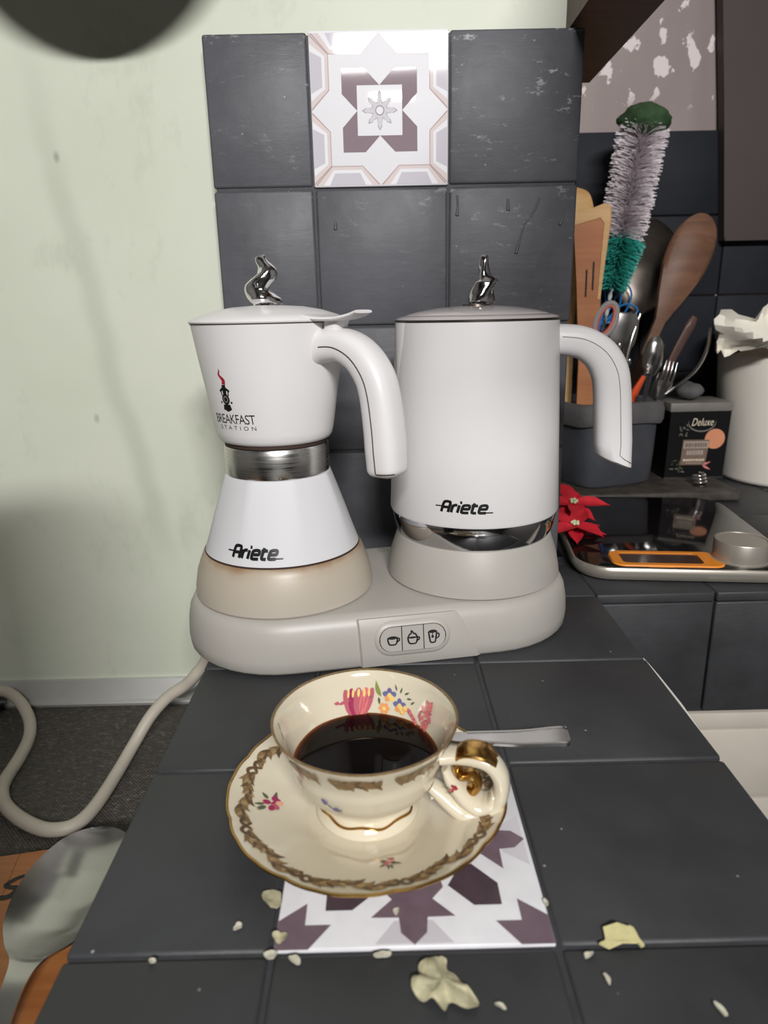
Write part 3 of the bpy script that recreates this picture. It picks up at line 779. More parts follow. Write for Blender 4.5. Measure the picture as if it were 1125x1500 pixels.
mb = MB(); mb.lathe([(.0512, .2081), (.0526, .2083), (.0520, .2092), (.0470, .2108), (.0462, .2106), (.0456, .2112), (.038, .2132), (.026, .2151), (.012, .2162), (.0008, .2164)], 96, (kx, ky, 0), cap0=True, cap1=True)
klid = mb.build('lid', 'smoke', kt, sharp=40)
mb = MB(); mb.lathe([(.014, .2085), (.014, .2125), (.0095, .2135), (.0090, .2172)], 40, (kx, ky, 0), cap0=True, cap1=True); mb.build('knob_socket', 'darksteel', klid)
flame((kx+.0028, ky, .2175), 'flame_knob', 'dchrome', klid, 1)
KA = rad(-5)
kp = [(.046, .1935), (.056, .1938), (.0690, .1915), (.0800, .1845), (.0868, .1740), (.0895, .1620), (.0910, .1450), (.0925, .1270)]
mb = MB(); ka = [.0102, .0100, .0104, .0112, .0118, .0118, .0120, .0122]; kbw = [.0125, .0118, .0112, .0110, .0112, .0114, .0116, .0116]
secs, c_, d_, t_ = sweep(mb, kx, ky, KA, kp, ka, kbw, 2.7, 28, 5, caps=False)
# slanted end
p, n, A, B = secs[-1]; last = mb.v[-28:]; e1 = []; e2 = []
for v in last:
    rho = (v-c_).dot(d_); sl = (rho-(p.x-A))/(2*A)
    e1.append(v+Vector((0, 0, -.006-.0125*sl))+d_*.0008)
cen = sum(e1, Vector())/28
e2 = [cen+(v-cen)*.86+Vector((0, 0, -.0014)) for v in e1]
b0 = len(mb.v); mb.v += e1+e2
for j in range(28):
    a, b_ = j, (j+1) % 28
    mb.f += [(b0-28+a, b0-28+b_, b0+b_, b0+a), (b0+a, b0+b_, b0+28+b_, b0+28+a)]; mb.mi += [0, 0]
mb.f.append(tuple(range(b0+28, b0+56))); mb.mi.append(0)
khn = mb.build('handle', 'white', kt, sharp=50)
sp_ = seam(secs, c_, d_, t_, .22, -1, 4, 36, .0003, 2.7); lastp = sp_[-1]
MB().tube(sp_+[lastp+Vector((0, 0, -.008)), lastp+d_*.003+Vector((0, 0, -.0105)), lastp+d_*.0085+Vector((0, .002, -.0135))], .00022, 6, 1).build('seam_line', 'greyprint', khn)
mb = MB(); fk = around(kx, ky, -103.8, lambda z: interp(z, kz, kr)); logo(mb, -.0182, .0182, .0930, .1000, fk); mb.build('name_print', 'black', kb, fixn=False)

# ================================================================== CUP, SAUCER, COFFEE, TEASPOON
ux, uy = .0327, .0690
def scal(a, r, z):
    k = interp(r, [.040, .0597], [0, 1]); q = (a*9/(2*PI)) % 1
    return 1+k*(.013*abs(math.sin(PI*q))**.8-.008+.005*abs(math.sin(3*PI*q)))
sp_top = [(.0008, .0034), (.022, .0034), (.0262, .0034), (.0285, .0042), (.034, .0062), (.042, .0087), (.050, .0112), (.0560, .0133), (.0592, .0150), (.0600, .0152)]
sp_bot = [(.0602, .0146), (.056, .0118), (.048, .0090), (.038, .0052), (.0335, .0030), (.0330, .0006), (.0310, .0004), (.0300, .0022), (.001, .0022)]
sc = thing('saucer', (ux, uy, .0006), 'cream porcelain saucer with scalloped gilt rim and brown scrolls', 'saucer')
mb = MB(); mb.lathe(sp_top+sp_bot, 144, (ux, uy, 0), rf=scal, cap0=True, cap1=True); dish = mb.build('dish', 'porc', sc, sharp=60)
mb = MB(); pts = []
for j in range(145):
    a = 2*PI*j/144; k = scal(a, .0599, 0); pts.append(Vector((ux+.0600*k*math.cos(a), uy+.0600*k*math.sin(a), .01505)))
mb.tube(pts, .00062, 8, 1, cap=False); mb.build('gilt_rim', 'gold', dish)
trs = [r for r, z in sp_top]; tzs = [z for r, z in sp_top]
def sau(th0):
    def fn(a, b, h):      # a along the rim, b outwards from radius .050
        r = .0500+b; t = th0+a/.050; k = scal(t, r, 0); return Vector((ux+r*k*math.cos(t), uy+r*k*math.sin(t), interp(r, trs, tzs)+.0002+h))
    return fn
mb = MB()
for k in range(9):
    fn = sau(2*PI*k/9+rad(-96)); mir = 1
    def A_(pts, ws, kk, h, fn=fn): mb.k = kk; add_ribbon(mb, [(x*1e-3, y*1e-3) for x, y in pts], [w_*1e-3 for w_ in ws], fn, h*1e-4)
    A_([(-16, 2.0), (-11.5, 4.8), (-6, 3.2), (-1, 1.4), (4, 3.0), (9, 5.2), (13.5, 3.8), (16.2, 1.4)], [.6, 1.7, 1.9, 1.4, 1.8, 2.1, 1.5, .4], 0, .4)
    A_([(16.0, 1.6), (16.8, 4.2), (14.4, 5.6), (12.4, 3.6), (13.8, 2.0)], [.6, .8, .8, .6, .3], 1, .8)
    A_([(-16, 2.2), (-17.4, 4.4), (-15.4, 6.2), (-13.2, 4.6), (-14.8, 3.0)], [.6, .8, .8, .6, .3], 1, .8)
    A_([(-10, 5.4), (-4, 3.4), (2, 3.1), (8, 5.8)], [.2, .4, .4, .2], 2, .9)
    for i in range(13):
        x = -13+i*2.15; mb.k = (0, 1, 2)[i % 3]
        y = interp(x, [-15.5, -11, -6, -1, 4, 9, 13.5], [2.2, 4.6, 3.0, 1.6, 3.2, 5.0, 3.6])
        L_f = 5.6+1.2*math.sin(i*2.1)
        mb.poly([(u*1e-3, v*1e-3) for u, v in leafp(x-2, y-.2, L_f, 1.15, rad(-22-14*(i % 2)), 6, .5)], fn, .00006+.000004*i)
        mb.k = (1, 0, 2)[i % 3]
        mb.poly([(u*1e-3, v*1e-3) for u, v in leafp(x-2, y+.2, L_f*.8, 1.0, rad(20+16*(i % 2)), 6, -.4)], fn, .00012+.000004*i)
mb.build('scroll_print', ['bronze', 'bronze2', 'bronze3'], dish, fixn=False)
mb = MB()
def posy(mb, fn, x, y, s, cols, seed, leaf=3):
    rn = random.Random(seed)
    for i in range(leaf):
        a = rn.uniform(0, 2*PI); mb.k = leaf_i; mb.poly([(p*1e-3, q*1e-3) for p, q in leafp(x+s*.8*math.cos(a), y+s*.8*math.sin(a), s*1.1, s*.22, a, 5)], fn, .00004)
    for j in range(9):
        a = rn.uniform(0, 2*PI); r = s*rn.uniform(.2, .85); mb.k = cols[j % len(cols)]
        mb.poly([(p*1e-3, q*1e-3) for p, q in ellipse(x+r*math.cos(a), y+r*math.sin(a), s*.42, s*.34, a, 10)], fn, .00006+j*.00001)
leaf_i = 3
def sfn(px, py): return lambda a, b, h: Vector((px+a, py+b, interp(math.hypot(px+a-ux, py+b-uy), trs, tzs)+.00025+h))
for (fx, fy, fs, cols, sd) in ((-.0085, .0646, 4.3, [0, 1, 0, 2, 0], 3), (.0416, .0315, 2.8, [2, 4, 1], 5), (.082, .058, 2.4, [0, 1, 0], 9)):
    mb = MB(); posy(mb, sfn(fx, fy), 0, 0, fs, cols, sd, 5)
    mb.build('flower_print', ['p_magenta', 'p_pink', 'p_flesh', 'p_dleaf', 'bronze2'], dish, fixn=False)

cz_out = [.0036, .0042, .0052, .0072, .0092, .0112, .0135, .0170, .0215, .0262, .0300, .0318, .0335, .0365, .0410, .0450, .0480, .0490]
cr_out = [.0222, .0229, .0226, .0208, .0192, .0188, .0205, .0252, .0295, .0318, .0325, .0331, .0330, .0338, .0356, .0376, .0390, .0394]
cz_in = [.0484, .045, .041, .0365, .0330, .0300, .0262, .0215, .018, .0165]
cr_in = [.0386, .0371, .0353, .0335, .0322, .0312, .0300, .0270, .020, .001]
def cup_rf(a, r, z):
    return 1+.008*interp(z, [.008, .02, .036, .049], [0, .3, 1, .35])*math.cos(8*a)
cu = thing('coffee_cup', (ux, uy, .0036), 'cream porcelain cup of black coffee with painted flowers inside, on the saucer', 'cup')
mb = MB(); mb.lathe(list(zip(cr_out, cz_out))+list(zip(cr_in, cz_in)), 96, (ux, uy, 0), rf=cup_rf, cap0=True, cap1=True); bowl = mb.build('bowl', 'porc', cu, sharp=70)
mb = MB(); mb.lathe([(.0386, .0487), (.0395, .0487), (.0397, .0491), (.0392, .0494), (.0386, .0492), (.0386, .0487)], 96, (ux, uy, 0), rf=cup_rf); mb.build('gilt_lip', 'bronze', bowl)
mb = MB()
pts = [Vector((ux+(.0206+.0006*math.sin(8*a))*math.cos(a), uy+(.0206+.0006*math.sin(8*a))*math.sin(a), .0082+.0006*math.cos(8*a))) for a in [2*PI*j/96 for j in range(97)]]
mb.tube(pts, .0006, 8, 1, cap=False); mb.build('gilt_foot_line', 'gold', bowl)
mb = MB()
ringv = [[Vector((ux+r*math.cos(2*PI*j/72)*cup_rf(2*PI*j/72, r, .03), uy+r*math.sin(2*PI*j/72)*cup_rf(2*PI*j/72, r, .03), z)) for j in range(72)] for r, z in ((.0313, .0301), (.0304, .0299), (.0296, .0299))]
mb.k = 1; mb.loft(ringv[:2], False, False); mb.k = 1; mb.loft(ringv[1:], False, False); mb.k = 0; mb.add(ringv[2], [tuple(range(72))])
cf = mb.build('black_coffee', ['coffee', 'coffee'], fixn=False); tag(cf, 'black coffee filling the flowered porcelain cup', 'coffee')
# flowers inside, at the back of the bowl
rin = lambda z: interp(z, cz_in[::-1], cr_in[::-1])*.985
fi = around(ux, uy, 80, rin, -1, True)
def ai(deg, r): return rad(80-deg)*r
mb = MB(); mats = ['p_pink', 'p_rose', 'p_orange', 'p_yellow', 'p_blue', 'p_violet', 'p_leaf', 'p_dleaf', 'p_magenta']
def dab(deg, z, rx, ry, rot, k, h=.0001, leaf=False, bend=0):
    mb.k = k; x = ai(deg, .034)
    q = leafp(x, z, rx, ry, rot, 6, bend) if leaf else ellipse(x, z, rx, ry, rot, 12)
    mb.poly(q, fi, h)
# tulip
for i, (dx, w_) in enumerate(((-.0050, .0019), (.0050, .0019), (-.0027, .0021), (.0027, .0021), (0, .0023))):
    mb.k = (0, 0, 8, 1, 0)[i]; x = ai(97, .033)+dx; mb.poly(ellipse(x, .0357, w_, .0062, -dx*60, 14), fi, .0001+.00003*i)
    mb.k = 3; mb.poly(ellipse(x, .0395, w_*.3, .0019, 0, 8), fi, .0003)
dab(112, .0362, .003, .0009, rad(170), 0, leaf=True); dab(108, .0362, .0028, .0008, rad(10), 0, .00015)
# long leaf and stem
dab(78, .0378, .0075, .0012, rad(112), 6, leaf=True, bend=.0006); dab(80, .0375, .0035, .0007, rad(-80), 7, leaf=True); dab(86, .0372, .003, .0008, rad(150), 7, leaf=True)
# blue pansies
for (dg, z) in ((71, .0388), (62, .0352)):
    for i in range(5):
        a = 2*PI*i/5+.4; x = ai(dg, .034)
        mb.k = (4, 5, 4, 2, 3)[i]; mb.poly(ellipse(x+.0019*math.cos(a), z+.0016*math.sin(a), .0017, .0013, a, 10), fi, .0001+i*.00002)
    mb.k = 3; mb.poly(ellipse(ai(dg, .034), z, .0011, .0012, 0, 10), fi, .0003)
for dg, z, a in ((62, .0405, 70), (58, .0405, 30), (56, .039, 10), (52, .0372, 40), (65, .0412, 110)): dab(dg, z, .0030, .0005, rad(a), 7, leaf=True)
for i in range(6):
    a = i*PI/3; mb.k = 2; mb.poly(ellipse(ai(75, .033)+.0016*math.cos(a), .0328+.0015*math.sin(a), .0012, .0010, a, 10), fi, .0001+i*.00001)
mb.k = 3; mb.poly(ellipse(ai(75, .033), .0328, .0009, .0009, 0, 10), fi, .0003)
for i in range(5): dab(60-i*.8, .0326+.0006*i, .0013, .0010, i, (2, 3, 2)[i % 3], .00012+i*.00002)
for i in range(7): dab(54-i*1.3, .0345-.0006*i, .0012, .0010, i, (1, 0)[i % 2], .00012+i*.00002)
rn = random.Random(4)
for i in range(40):
    q = rn.uniform(-1, 1); dab(35+rn.uniform(-7, 7)*(1-abs(q)*.5)-q*3, .0362+q*.0056, .0016, .0006, rn.uniform(-.9, .9)+1.2, (0, 1, 1)[i % 3], .0001+i*.00001)
mb.build('flower_print', mats, bowl, fixn=False); mb = MB()
for dg, z, a in ((-170, .0432, 80), (-168, .0415, 60), (-171, .0405, 95), (-172, .0440, 120)):
    dab(dg if dg > 0 else dg+360, z, .0036, .0006, rad(a), 7, leaf=True)
mb.build('sprig_print', mats, bowl, fixn=False)
# brown scroll band and violets outside
rout = lambda z: interp(z, cz_out, cr_out)*1.009
mb = MB()
for k in range(9):
    fo = around(ux, uy, -95+40*k, rout)
    def B_(pts, ws, kk, h, fo=fo): mb.k = kk; add_ribbon(mb, [(x*1e-3, .0425+y*1.5e-3) for x, y in pts], [w_*1.5e-3 for w_ in ws], fo, h*1e-4)
    B_([(-10.5, 1.6), (-8, .4), (-4, -.6), (0, .6), (4, .2), (8, -.2), (10.2, 1.2)], [.5, 1.5, 1.9, 1.6, 1.8, 1.5, .3], 0, 1)
    for i in range(7):
        x = -8.5+i*2.7; mb.k = i % 2
        mb.poly([(u*1e-3, .0425+v*1e-3) for u, v in leafp(x, 0, 5.0, 1.1, rad(-60+30*(i % 2)), 5)], fo, .00013)
        mb.poly([(u*1e-3, .0425+v*1e-3) for u, v in leafp(x, .4, 4.0, 1.0, rad(40), 5)], fo, .00012)
mb.k = 2
fo = around(ux, uy, -115, rout)
for x, z in ((-2.9, 29.6), (-2.0, 29.0), (-2.5, 28.4), (2.6, 26.8), (1.8, 26.4), (2.4, 26.0)): mb.k = 2; mb.poly(ellipse(x*1e-3, z*1e-3, .0011, .0009), fo, .00012)
for x, z, a in ((-1.5, 28.2, -20), (3.2, 26.2, 20), (3.0, 25.8, -40), (1.2, 26.8, 160)): mb.k = 3; mb.poly([(x*1e-3+(u)*1e-3, z*1e-3+v*1e-3) for u, v in leafp(0, 0, 2.4, .4, rad(a), 5)], fo, .00013)
mb.build('scroll_print', ['bronze', 'bronze2', 'p_violet', 'p_dleaf'], bowl, fixn=False)
# ornate handle
UA = rad(-14)
mb = MB(); sweep(mb, ux, uy, UA, [(.033, .0345), (.0395, .0352), (.047, .0358), (.0535, .0340), (.0575, .0285), (.0583, .0215), (.0560, .0140), (.0505, .0095), (.0440, .0090), (.0380, .0120), (.0320, .0165), (.0285, .0190)],
      [.0030, .0030, .0034, .0036, .0036, .0034, .0036, .0042, .0046, .0040, .0032, .0024], [.0060, .0050, .0056, .0060, .0056, .0052, .0058, .0070, .0078, .0066, .0050, .0040], 2.2, 18, 5)
ch = mb.build('handle', 'porc', cu, sharp=70)
mb = MB(); sweep(mb, ux, uy, UA, [(.0395, .0330), (.0405, .0372), (.0450, .0392), (.0510, .0386), (.0560, .0352)], [.0010, .0016, .0018, .0018, .0010], [.0042, .0056, .0062, .0064, .0050], 2.2, 16, 5); mb.build('gilt_thumb_rest', 'gold', ch)
mb = MB(); sweep(mb, ux, uy, UA, [(.0420, .0345), (.0395, .0300), (.0415, .0262), (.0460, .0268), (.0485, .0235), (.0470, .0195), (.0435, .0200)], [.0016, .0018, .0018, .0018, .0020, .0018, .0012], [.0040, .0042, .0040, .0040, .0044, .0040, .0030], 2.2, 14, 5); mb.build('scroll_curl', 'gold', ch)
mb = MB(); sweep(mb, ux, uy, UA, [(.0345, .0290), (.0375, .0240), (.0430, .0170), (.0490, .0130), (.0540, .0150), (.0555, .0200)], [.0016, .0030, .0036, .0036, .0030, .0014], [.0040, .0060, .0072, .0074, .0062, .0040], 2.2, 16, 5); shell = mb.build('handle_shell', 'porc', ch, sharp=70)
mb = MB(); leaf_i = 2
def hfn(px, pz):
    d = Vector((math.cos(UA), math.sin(UA), 0)); t = Vector((math.sin(UA), -math.cos(UA), 0))
    return lambda a, b, h: Vector((ux, uy, 0))+d*(px+a)+t*(.0068+h)+Vector((0, 0, pz+b))
posy(mb, hfn(.0390, .0235), 0, 0, 1.9, [0, 1, 0], 12, 2); mb.build('bud_print', ['p_dred', 'p_pink', 'p_dleaf'], shell, fixn=False)

# teaspoon
tsA, tsB = (.0205, .1010, 0), (.1272, .0915, 0)
fn = frame(tsA, tsB, (0, 1, 0))
secs_ = dense([(0, .0008, .0205, 0), (.003, .0062, .0200, .0016), (.012, .0102, .0185, .0042), (.022, .0105, .0180, .0048), (.032, .0070, .0182, .0028), (.039, .0030, .0186, .0005), (.046, .0026, .0188, 0), (.060, .0040, .0186, 0), (.085, .0058, .0192, 0), (.1000, .0068, .0208, 0), (.1050, .0070, .0212, 0), (.1068, .0060, .0213, 0), (.1074, .0040, .0213, 0)], 4)
mb = MB(); spoon_mesh(mb, secs_, .0014, fn)
ts = mb.build('teaspoon', 'steel', origin=(.075, .096, .016)); tag(ts, 'small steel teaspoon lying on the saucer behind the cup', 'teaspoon')
mb = MB()
for s_ in (1, -1): mb.tube([fn(a, s_*w_*.86, z+.0002) for a, w_, z, d in secs_[28:46]], .00055, 6, 1)
mb.build('handle_ridge', 'steel', ts)

# ================================================================== RIGHT WORKTOP THINGS
# kitchen scale
SR = rad(-7); su = Vector((math.cos(SR), math.sin(SR), 0)); sv = Vector((-math.sin(SR), math.cos(SR), 0)); S0 = Vector((.1985, .3265, 0))
SW, SD, SH = .180, .222, .0130
def sf(a, b, h): return S0+su*a+sv*b+Vector((0, 0, h))
def rrect(x0, x1, y0, y1, r, n=8):
    pts = []
    for cx, cy, a0 in ((x1-r, y0+r, -90), (x1-r, y1-r, 0), (x0+r, y1-r, 90), (x0+r, y0+r, 180)):
        for i in range(n+1): a = rad(a0+90*i/n); pts.append((cx+r*math.cos(a), cy+r*math.sin(a)))
    return pts
ks = thing('kitchen_scale', (.30, .42, 0), 'black glass kitchen scale with orange display frame and silver knob', 'scale')
mb = MB()
def rr_ring(ins, h, r=.03): return [sf(x, y, h) for x, y in rrect(ins, SW-ins, ins, SD-ins, r-ins)]
mb.loft([rr_ring(.012, .0004), rr_ring(.003, .0020), rr_ring(0, .0060), rr_ring(0, .0100), rr_ring(.0012, .0122), rr_ring(.0030, .0127)]); mb.build('scale_body', 'scale_side', ks, sharp=40)
mb = MB(); mb.loft([rr_ring(.0026, .0126), rr_ring(.0028, SH-.0002), rr_ring(.0034, SH)]); gl = mb.build('glass_top', 'glass', ks, sharp=40)
mb = MB()
ou = rrect(.030, .118, .0045, .040, .010); inn = rrect(.0385, .102, .0105, .0345, .004)
mb.loft([[sf(x, y, SH) for x, y in ou], [sf(x, y, SH+.0012) for x, y in rrect(.0308, .1172, .0053, .0392, .0095)], [sf(x, y, SH+.0012) for x, y in inn], [sf(x, y, SH+.0002) for x, y in inn]], False, False)
dsp = mb.build('display_frame', 'orange', ks, sharp=40)
mb = MB(); mb.poly(inn, sf, SH+.0004); mb.build('display', 'lcd', dsp, fixn=False)
kc = sf(.1345, .0275, 0)
mb = MB(); mb.lathe([(.0222, SH+.0001), (.0224, SH+.0012), (.0212, SH+.0016), (.0210, SH+.0018), (.0210, SH+.0162), (.0206, SH+.0170), (.0185, SH+.0171), (.0182, SH+.0166), (.001, SH+.0166)], 56, (kc.x, kc.y, 0), cap0=True, cap1=True); mb.build('knob', 'knob', ks, sharp=35)
mb = MB(); mb.poly(ellipse(.066, .0018+.0035, .010, .0012, 0, 20), lambda a, b, h: sf(a, b-.002, h), SH+.0002); mb.build('maker_badge', 'steel', ks, fixn=False)

# poinsettias lying on the scale
def poinsettia(c, tilt, spin, s, label):
    t = thing('poinsettia_flower', c, label, 'flower', 'red felt poinsettias')
    Rm = Matrix.Rotation(tilt, 4, 'X') @ Matrix.Rotation(spin, 4, 'Z')
    for k in range(9):
        lay = k % 2; a = 2*PI*k/9; L = s*(1.0 if lay else .82); W = L*.27; n = 8; vs = []; fs = []
        for i in range(n+1):
            q = i/n; w_ = W*math.sin(PI*min(1, q*.93+.07))**.9*(1-.25*q)*(1-q**6); zc = .003+.006*lay*s/.04+L*(.16*q*(1 if lay else .55))-L*.06*q*q
            for u in (-1, -.5, 0, .5, 1):
                vs.append(Vector((L*q, u*w_, zc+abs(u)*w_*.45)))
        for h in (0, 1):
            pass
        top = [(i*5+j, i*5+j+1, (i+1)*5+j+1, (i+1)*5+j) for i in range(n) for j in range(4)]
        mb = MB(); R2 = Rm @ Matrix.Rotation(a, 4, 'Z')
        P = [Vector(c)+(R2 @ v) for v in vs]; Q = [Vector(c)+(R2 @ (v-Vector((0, 0, .0007)))) for v in vs]; N = len(P)
        rim = [j for j in range(4)]
        mb.add(P+Q, top+[tuple(N+i for i in f[::-1]) for f in top])
        edge = [0, 1, 2, 3]+[4+5*i for i in range(n)]+[5*n+4-j for j in range(4)]+[5*(n-i) for i in range(n)]
        for i in range(len(edge)):
            e, f = edge[i], edge[(i+1) % len(edge)]; mb.f.append((e, f, N+f, N+e)); mb.mi.append(0)
        mb.build('petal', 'petal', t, sharp=70)
    rn = random.Random(int(s*1e5))
    for k in range(5):
        a = 2*PI*k/5; p = Vector(c)+Rm @ Vector((.0026*math.cos(a), .0026*math.sin(a), .0115))
        mb = MB(); mb.ball(p, .0017, 8, 6); mb.build('bead', 'bead', t)
    return t
poinsettia((.2175, .404, SH+.0022), rad(8), .35, .034, 'red felt poinsettia at the front left edge of the black scale')
poinsettia((.2285, .452, SH+.0105), rad(20), 1.15, .034, 'red felt poinsettia farther back, half hidden behind the backsplash edge')

# dark board with pot and tea box on it
bdm = MB(); bd = [(.262, .553), (.438, .549), (.447, .556), (.4485, .600), (.478, .602), (.478, .60), (.4485, .6005)]
bdm.bbox(.243, .448, .549, .762, .0006, .0120, .003, 3)
o = bdm.build('dark_board', 'slate', sharp=50); tag(o, 'thick dark grimy board lying behind the kitchen scale', 'board')
BZ = .0122
# felt pot
PC = Vector((.3075, .6300, 0)); PA_ = rad(20)
def sq(r, z, n=40, pw=5, wob=0):
    out = []
    for j in range(n):
        a = 2*PI*j/n; cs, sn = math.cos(a), math.sin(a); x = math.copysign(abs(cs)**(2/pw), cs)*r; y = math.copysign(abs(sn)**(2/pw), sn)*r
        v = Vector((x, y, z+wob*math.sin(3*a+1))); v.rotate(Matrix.Rotation(PA_, 3, 'Z')); out.append(PC+v)
    return out
pt = thing('utensil_basket', (PC.x, PC.y, BZ), 'dark grey felt basket holding wooden and metal kitchen utensils', 'basket')
mb = MB(); mb.loft([sq(.0475, BZ), sq(.050, BZ+.003), sq(.0515, .05), sq(.0525, .100), sq(.0500, .100), sq(.0490, .05), sq(.0475, BZ+.006)]); mb.build('basket_body', 'pot', pt, sharp=50)
mb = MB(); mb.loft([sq(.0530, .0865, wob=.002), sq(.0562, .0850, wob=.002), sq(.0580, .0900, wob=.002), sq(.0582, .1010, wob=.0015), sq(.0565, .1075, wob=.0012), sq(.0525, .1095, wob=.001), sq(.0490, .1070, wob=.001), sq(.0485, .100)], False, False); mb.build('folded_cuff', 'cuff', pt, sharp=70)
IN = Vector((.3075, .63, .022))
def utensil(name, label, cat, parts, origin):
    t = thing(name, origin, label, cat, 'utensils in the felt basket')
    for pn, mbx, mt, shp in parts: mbx.build(pn, mt, t, sharp=shp)
    return t
G = (0, -1, 0)
# slotted wooden turner, nearest the backsplash edge
f1 = frame((.2795, .600, .022), (.2815, .622, .330), (1, 0, 0))
def slab(poly, f, th): 
    mb = MB(); mb.prism(poly, lambda x, y, h: f(x, y, h-th/2), th); return mb
body = slab([(.0, -.009), (.0, .0105), (.13, .0105), (.215, .0130), (.283, .0200), (.298, .0190), (.300, .0120), (.288, -.022), (.215, -.0150), (.13, -.009)], f1, .0042)
slot = []
utensil('wooden_turner', 'orange-brown slotted wooden turner in the basket beside the backsplash edge', 'turner', [
    ('turner_blade', body, 'spat_wood', 30),
    ('pale_edge', slab([(.200, .0118), (.283, .0188), (.2985, .0180), (.3006, .0115), (.2885, -.0215), (.2780, -.0215), (.2860, .0075), (.2800, .0122), (.200, .0085)], f1, .0062), 'pale_wood', 30),
    ('slot', slab([(.203, -.0056), (.2320, -.0056), (.2320, -.0036), (.203, -.0036)], f1, .0050), 'dark_gap', 30),
    ('slot', slab([(.210, .0018), (.2400, .0018), (.2400, .0038), (.210, .0038)], f1, .0050), 'dark_gap', 30)], (.2795, .600, .022))
f2 = frame((.270, .640, .022), (.2725, .665, .335), (1, 0, 0)); mb = MB()
spoon_mesh(mb, dense([(0, .005, 0, 0), (.2, .005, 0, 0), (.24, .010, 0, .001), (.275, .0205, 0, .004), (.300, .0215, 0, .005), (.318, .0150, 0, .003), (.3235, .002, 0, 0)], 4), .004, f2)
utensil('wooden_spoon', 'pale wooden spoon tip rising behind the slotted turner', 'spoon', [('spoon_body', mb, 'pale_wood', 60)], (.270, .640, .022))
# bottle brush
A0, A1 = Vector((.2860, .642, .022)), Vector((.3470, .668, .4085)); ax = (A1-A0).normalized(); e1 = ax.orthogonal().normalized(); e2 = ax.cross(e1); BL = (A1-A0).length
def axp(s): return A0+ax*s
def bristles(s0, s1, r0, r1, n, seed, droop=0.0):
    mb = MB(); rn = random.Random(seed)
    for i in range(n):
        q = rn.random(); s = s0+(s1-s0)*q; s = s0+round((s-s0)/.0042)*.0042+rn.uniform(-.0009, .0009); a = rn.uniform(0, 2*PI); r = (r0+(r1-r0)*q)*rn.uniform(.86, 1.04)
        d = (e1*math.cos(a)+e2*math.sin(a)+ax*rn.uniform(-.12, .06)).normalized(); p = axp(s); sd = d.cross(ax).normalized()*.00055
        tip = p+d*r-Vector((0, 0, droop*r)); up_ = ax*.00055
        mb.add([p+sd, p-sd, tip-sd*.7, tip+sd*.7, p+up_, p-up_, tip-up_*.7, tip+up_*.7], [(0, 1, 2, 3), (4, 5, 6, 7)])
    return mb
br = thing('bottle_brush', tuple(A0), 'white and turquoise bottle brush with green sponge tip', 'bottle brush', 'utensils in the felt basket')
mb = MB()
for k in range(2):
    mb.tube([axp(s)+(e1*math.cos(s*330+PI*k)+e2*math.sin(s*330+PI*k))*.0011 for s in [BL*i/150 for i in range(151)]], .0012, 6, 1)
mb.build('twisted_wire', 'wire', br)
o = bristles(.272, .390, .027, .029, 2300, 1).build('white_bristles', 'bristle', br, fixn=False); o['kind'] = 'stuff'
o = bristles(.218, .275, .017, .027, 1500, 2, .30).build('turquoise_bristles', 'turq', br, fixn=False); o['kind'] = 'stuff'
mb = MB(); rings = []
rn = random.Random(5)
for i in range(9):
    q = i/8; r = .0285*math.sin(PI*(.12+.80*q))**.7*(1 if i < 7 else .9)
    rings.append([axp(.380+.033*q)+(e1*math.cos(2*PI*j/24)+e2*math.sin(2*PI*j/24))*r*(1+.10*math.sin(j*1.3+i)+rn.uniform(-.04, .04)) for j in range(24)])
mb.loft(rings); mb.build('sponge_tip', 'gsponge', br, sharp=70)
# big wooden spoon
f3 = frame((.305, .630, .024), (.4350, .690, .312), (.93, 0, -.36)); mb = MB()
spoon_mesh(mb, dense([(0, .0055, 0, 0), (.17, .0058, 0, 0), (.198, .0085, 0, .0005), (.225, .0170, 0, .003), (.262, .0262, 0, .0075), (.292, .0262, 0, .0075), (.312, .0195, 0, .004), (.3225, .0100, 0, .001), (.3255, .002, 0, 0)], 5), .0055, f3, 10)
utensil('wooden_spoon', 'large brown wooden spoon leaning right out of the basket', 'spoon', [('spoon_body', mb, 'spoon_wood', 60)], (.305, .630, .024))
# skimmer behind, dark with holes
f4 = frame((.306, .634, .024), (.3960, .742, .300), (.95, 0, -.25)); mb = MB()
spoon_mesh(mb, dense([(0, .004, 0, 0), (.19, .004, 0, 0), (.205, .012, 0, .002), (.225, .034, 0, .009), (.262, .049, 0, .014), (.300, .040, 0, .010), (.322, .022, 0, .004), (.330, .003, 0, 0)], 4), .0016, f4, 10)
hm = MB()
for i in range(5):
    for j in range(7):
        u = (j-3)*.0105; s_ = .225+i*.019; 
        if abs(u) < .034:
            fnn = lambda a, b, h: f4(a, b, h); w_ = interp(s_, [.225, .262, .300], [.034, .049, .040]); z0 = -interp(s_, [.225, .262, .300], [.009, .014, .010])*(1-(u/w_)**2)
            hm.poly(ellipse(s_, u, .0021, .0021, 0, 8), f4, z0+.0003)
utensil('skimmer', 'round dark metal skimmer with small holes behind the bottle brush', 'skimmer', [('skimmer_bowl', mb, 'darksteel', 60), ('holes', hm, 'dark_gap', 60)], (.306, .634, .024))
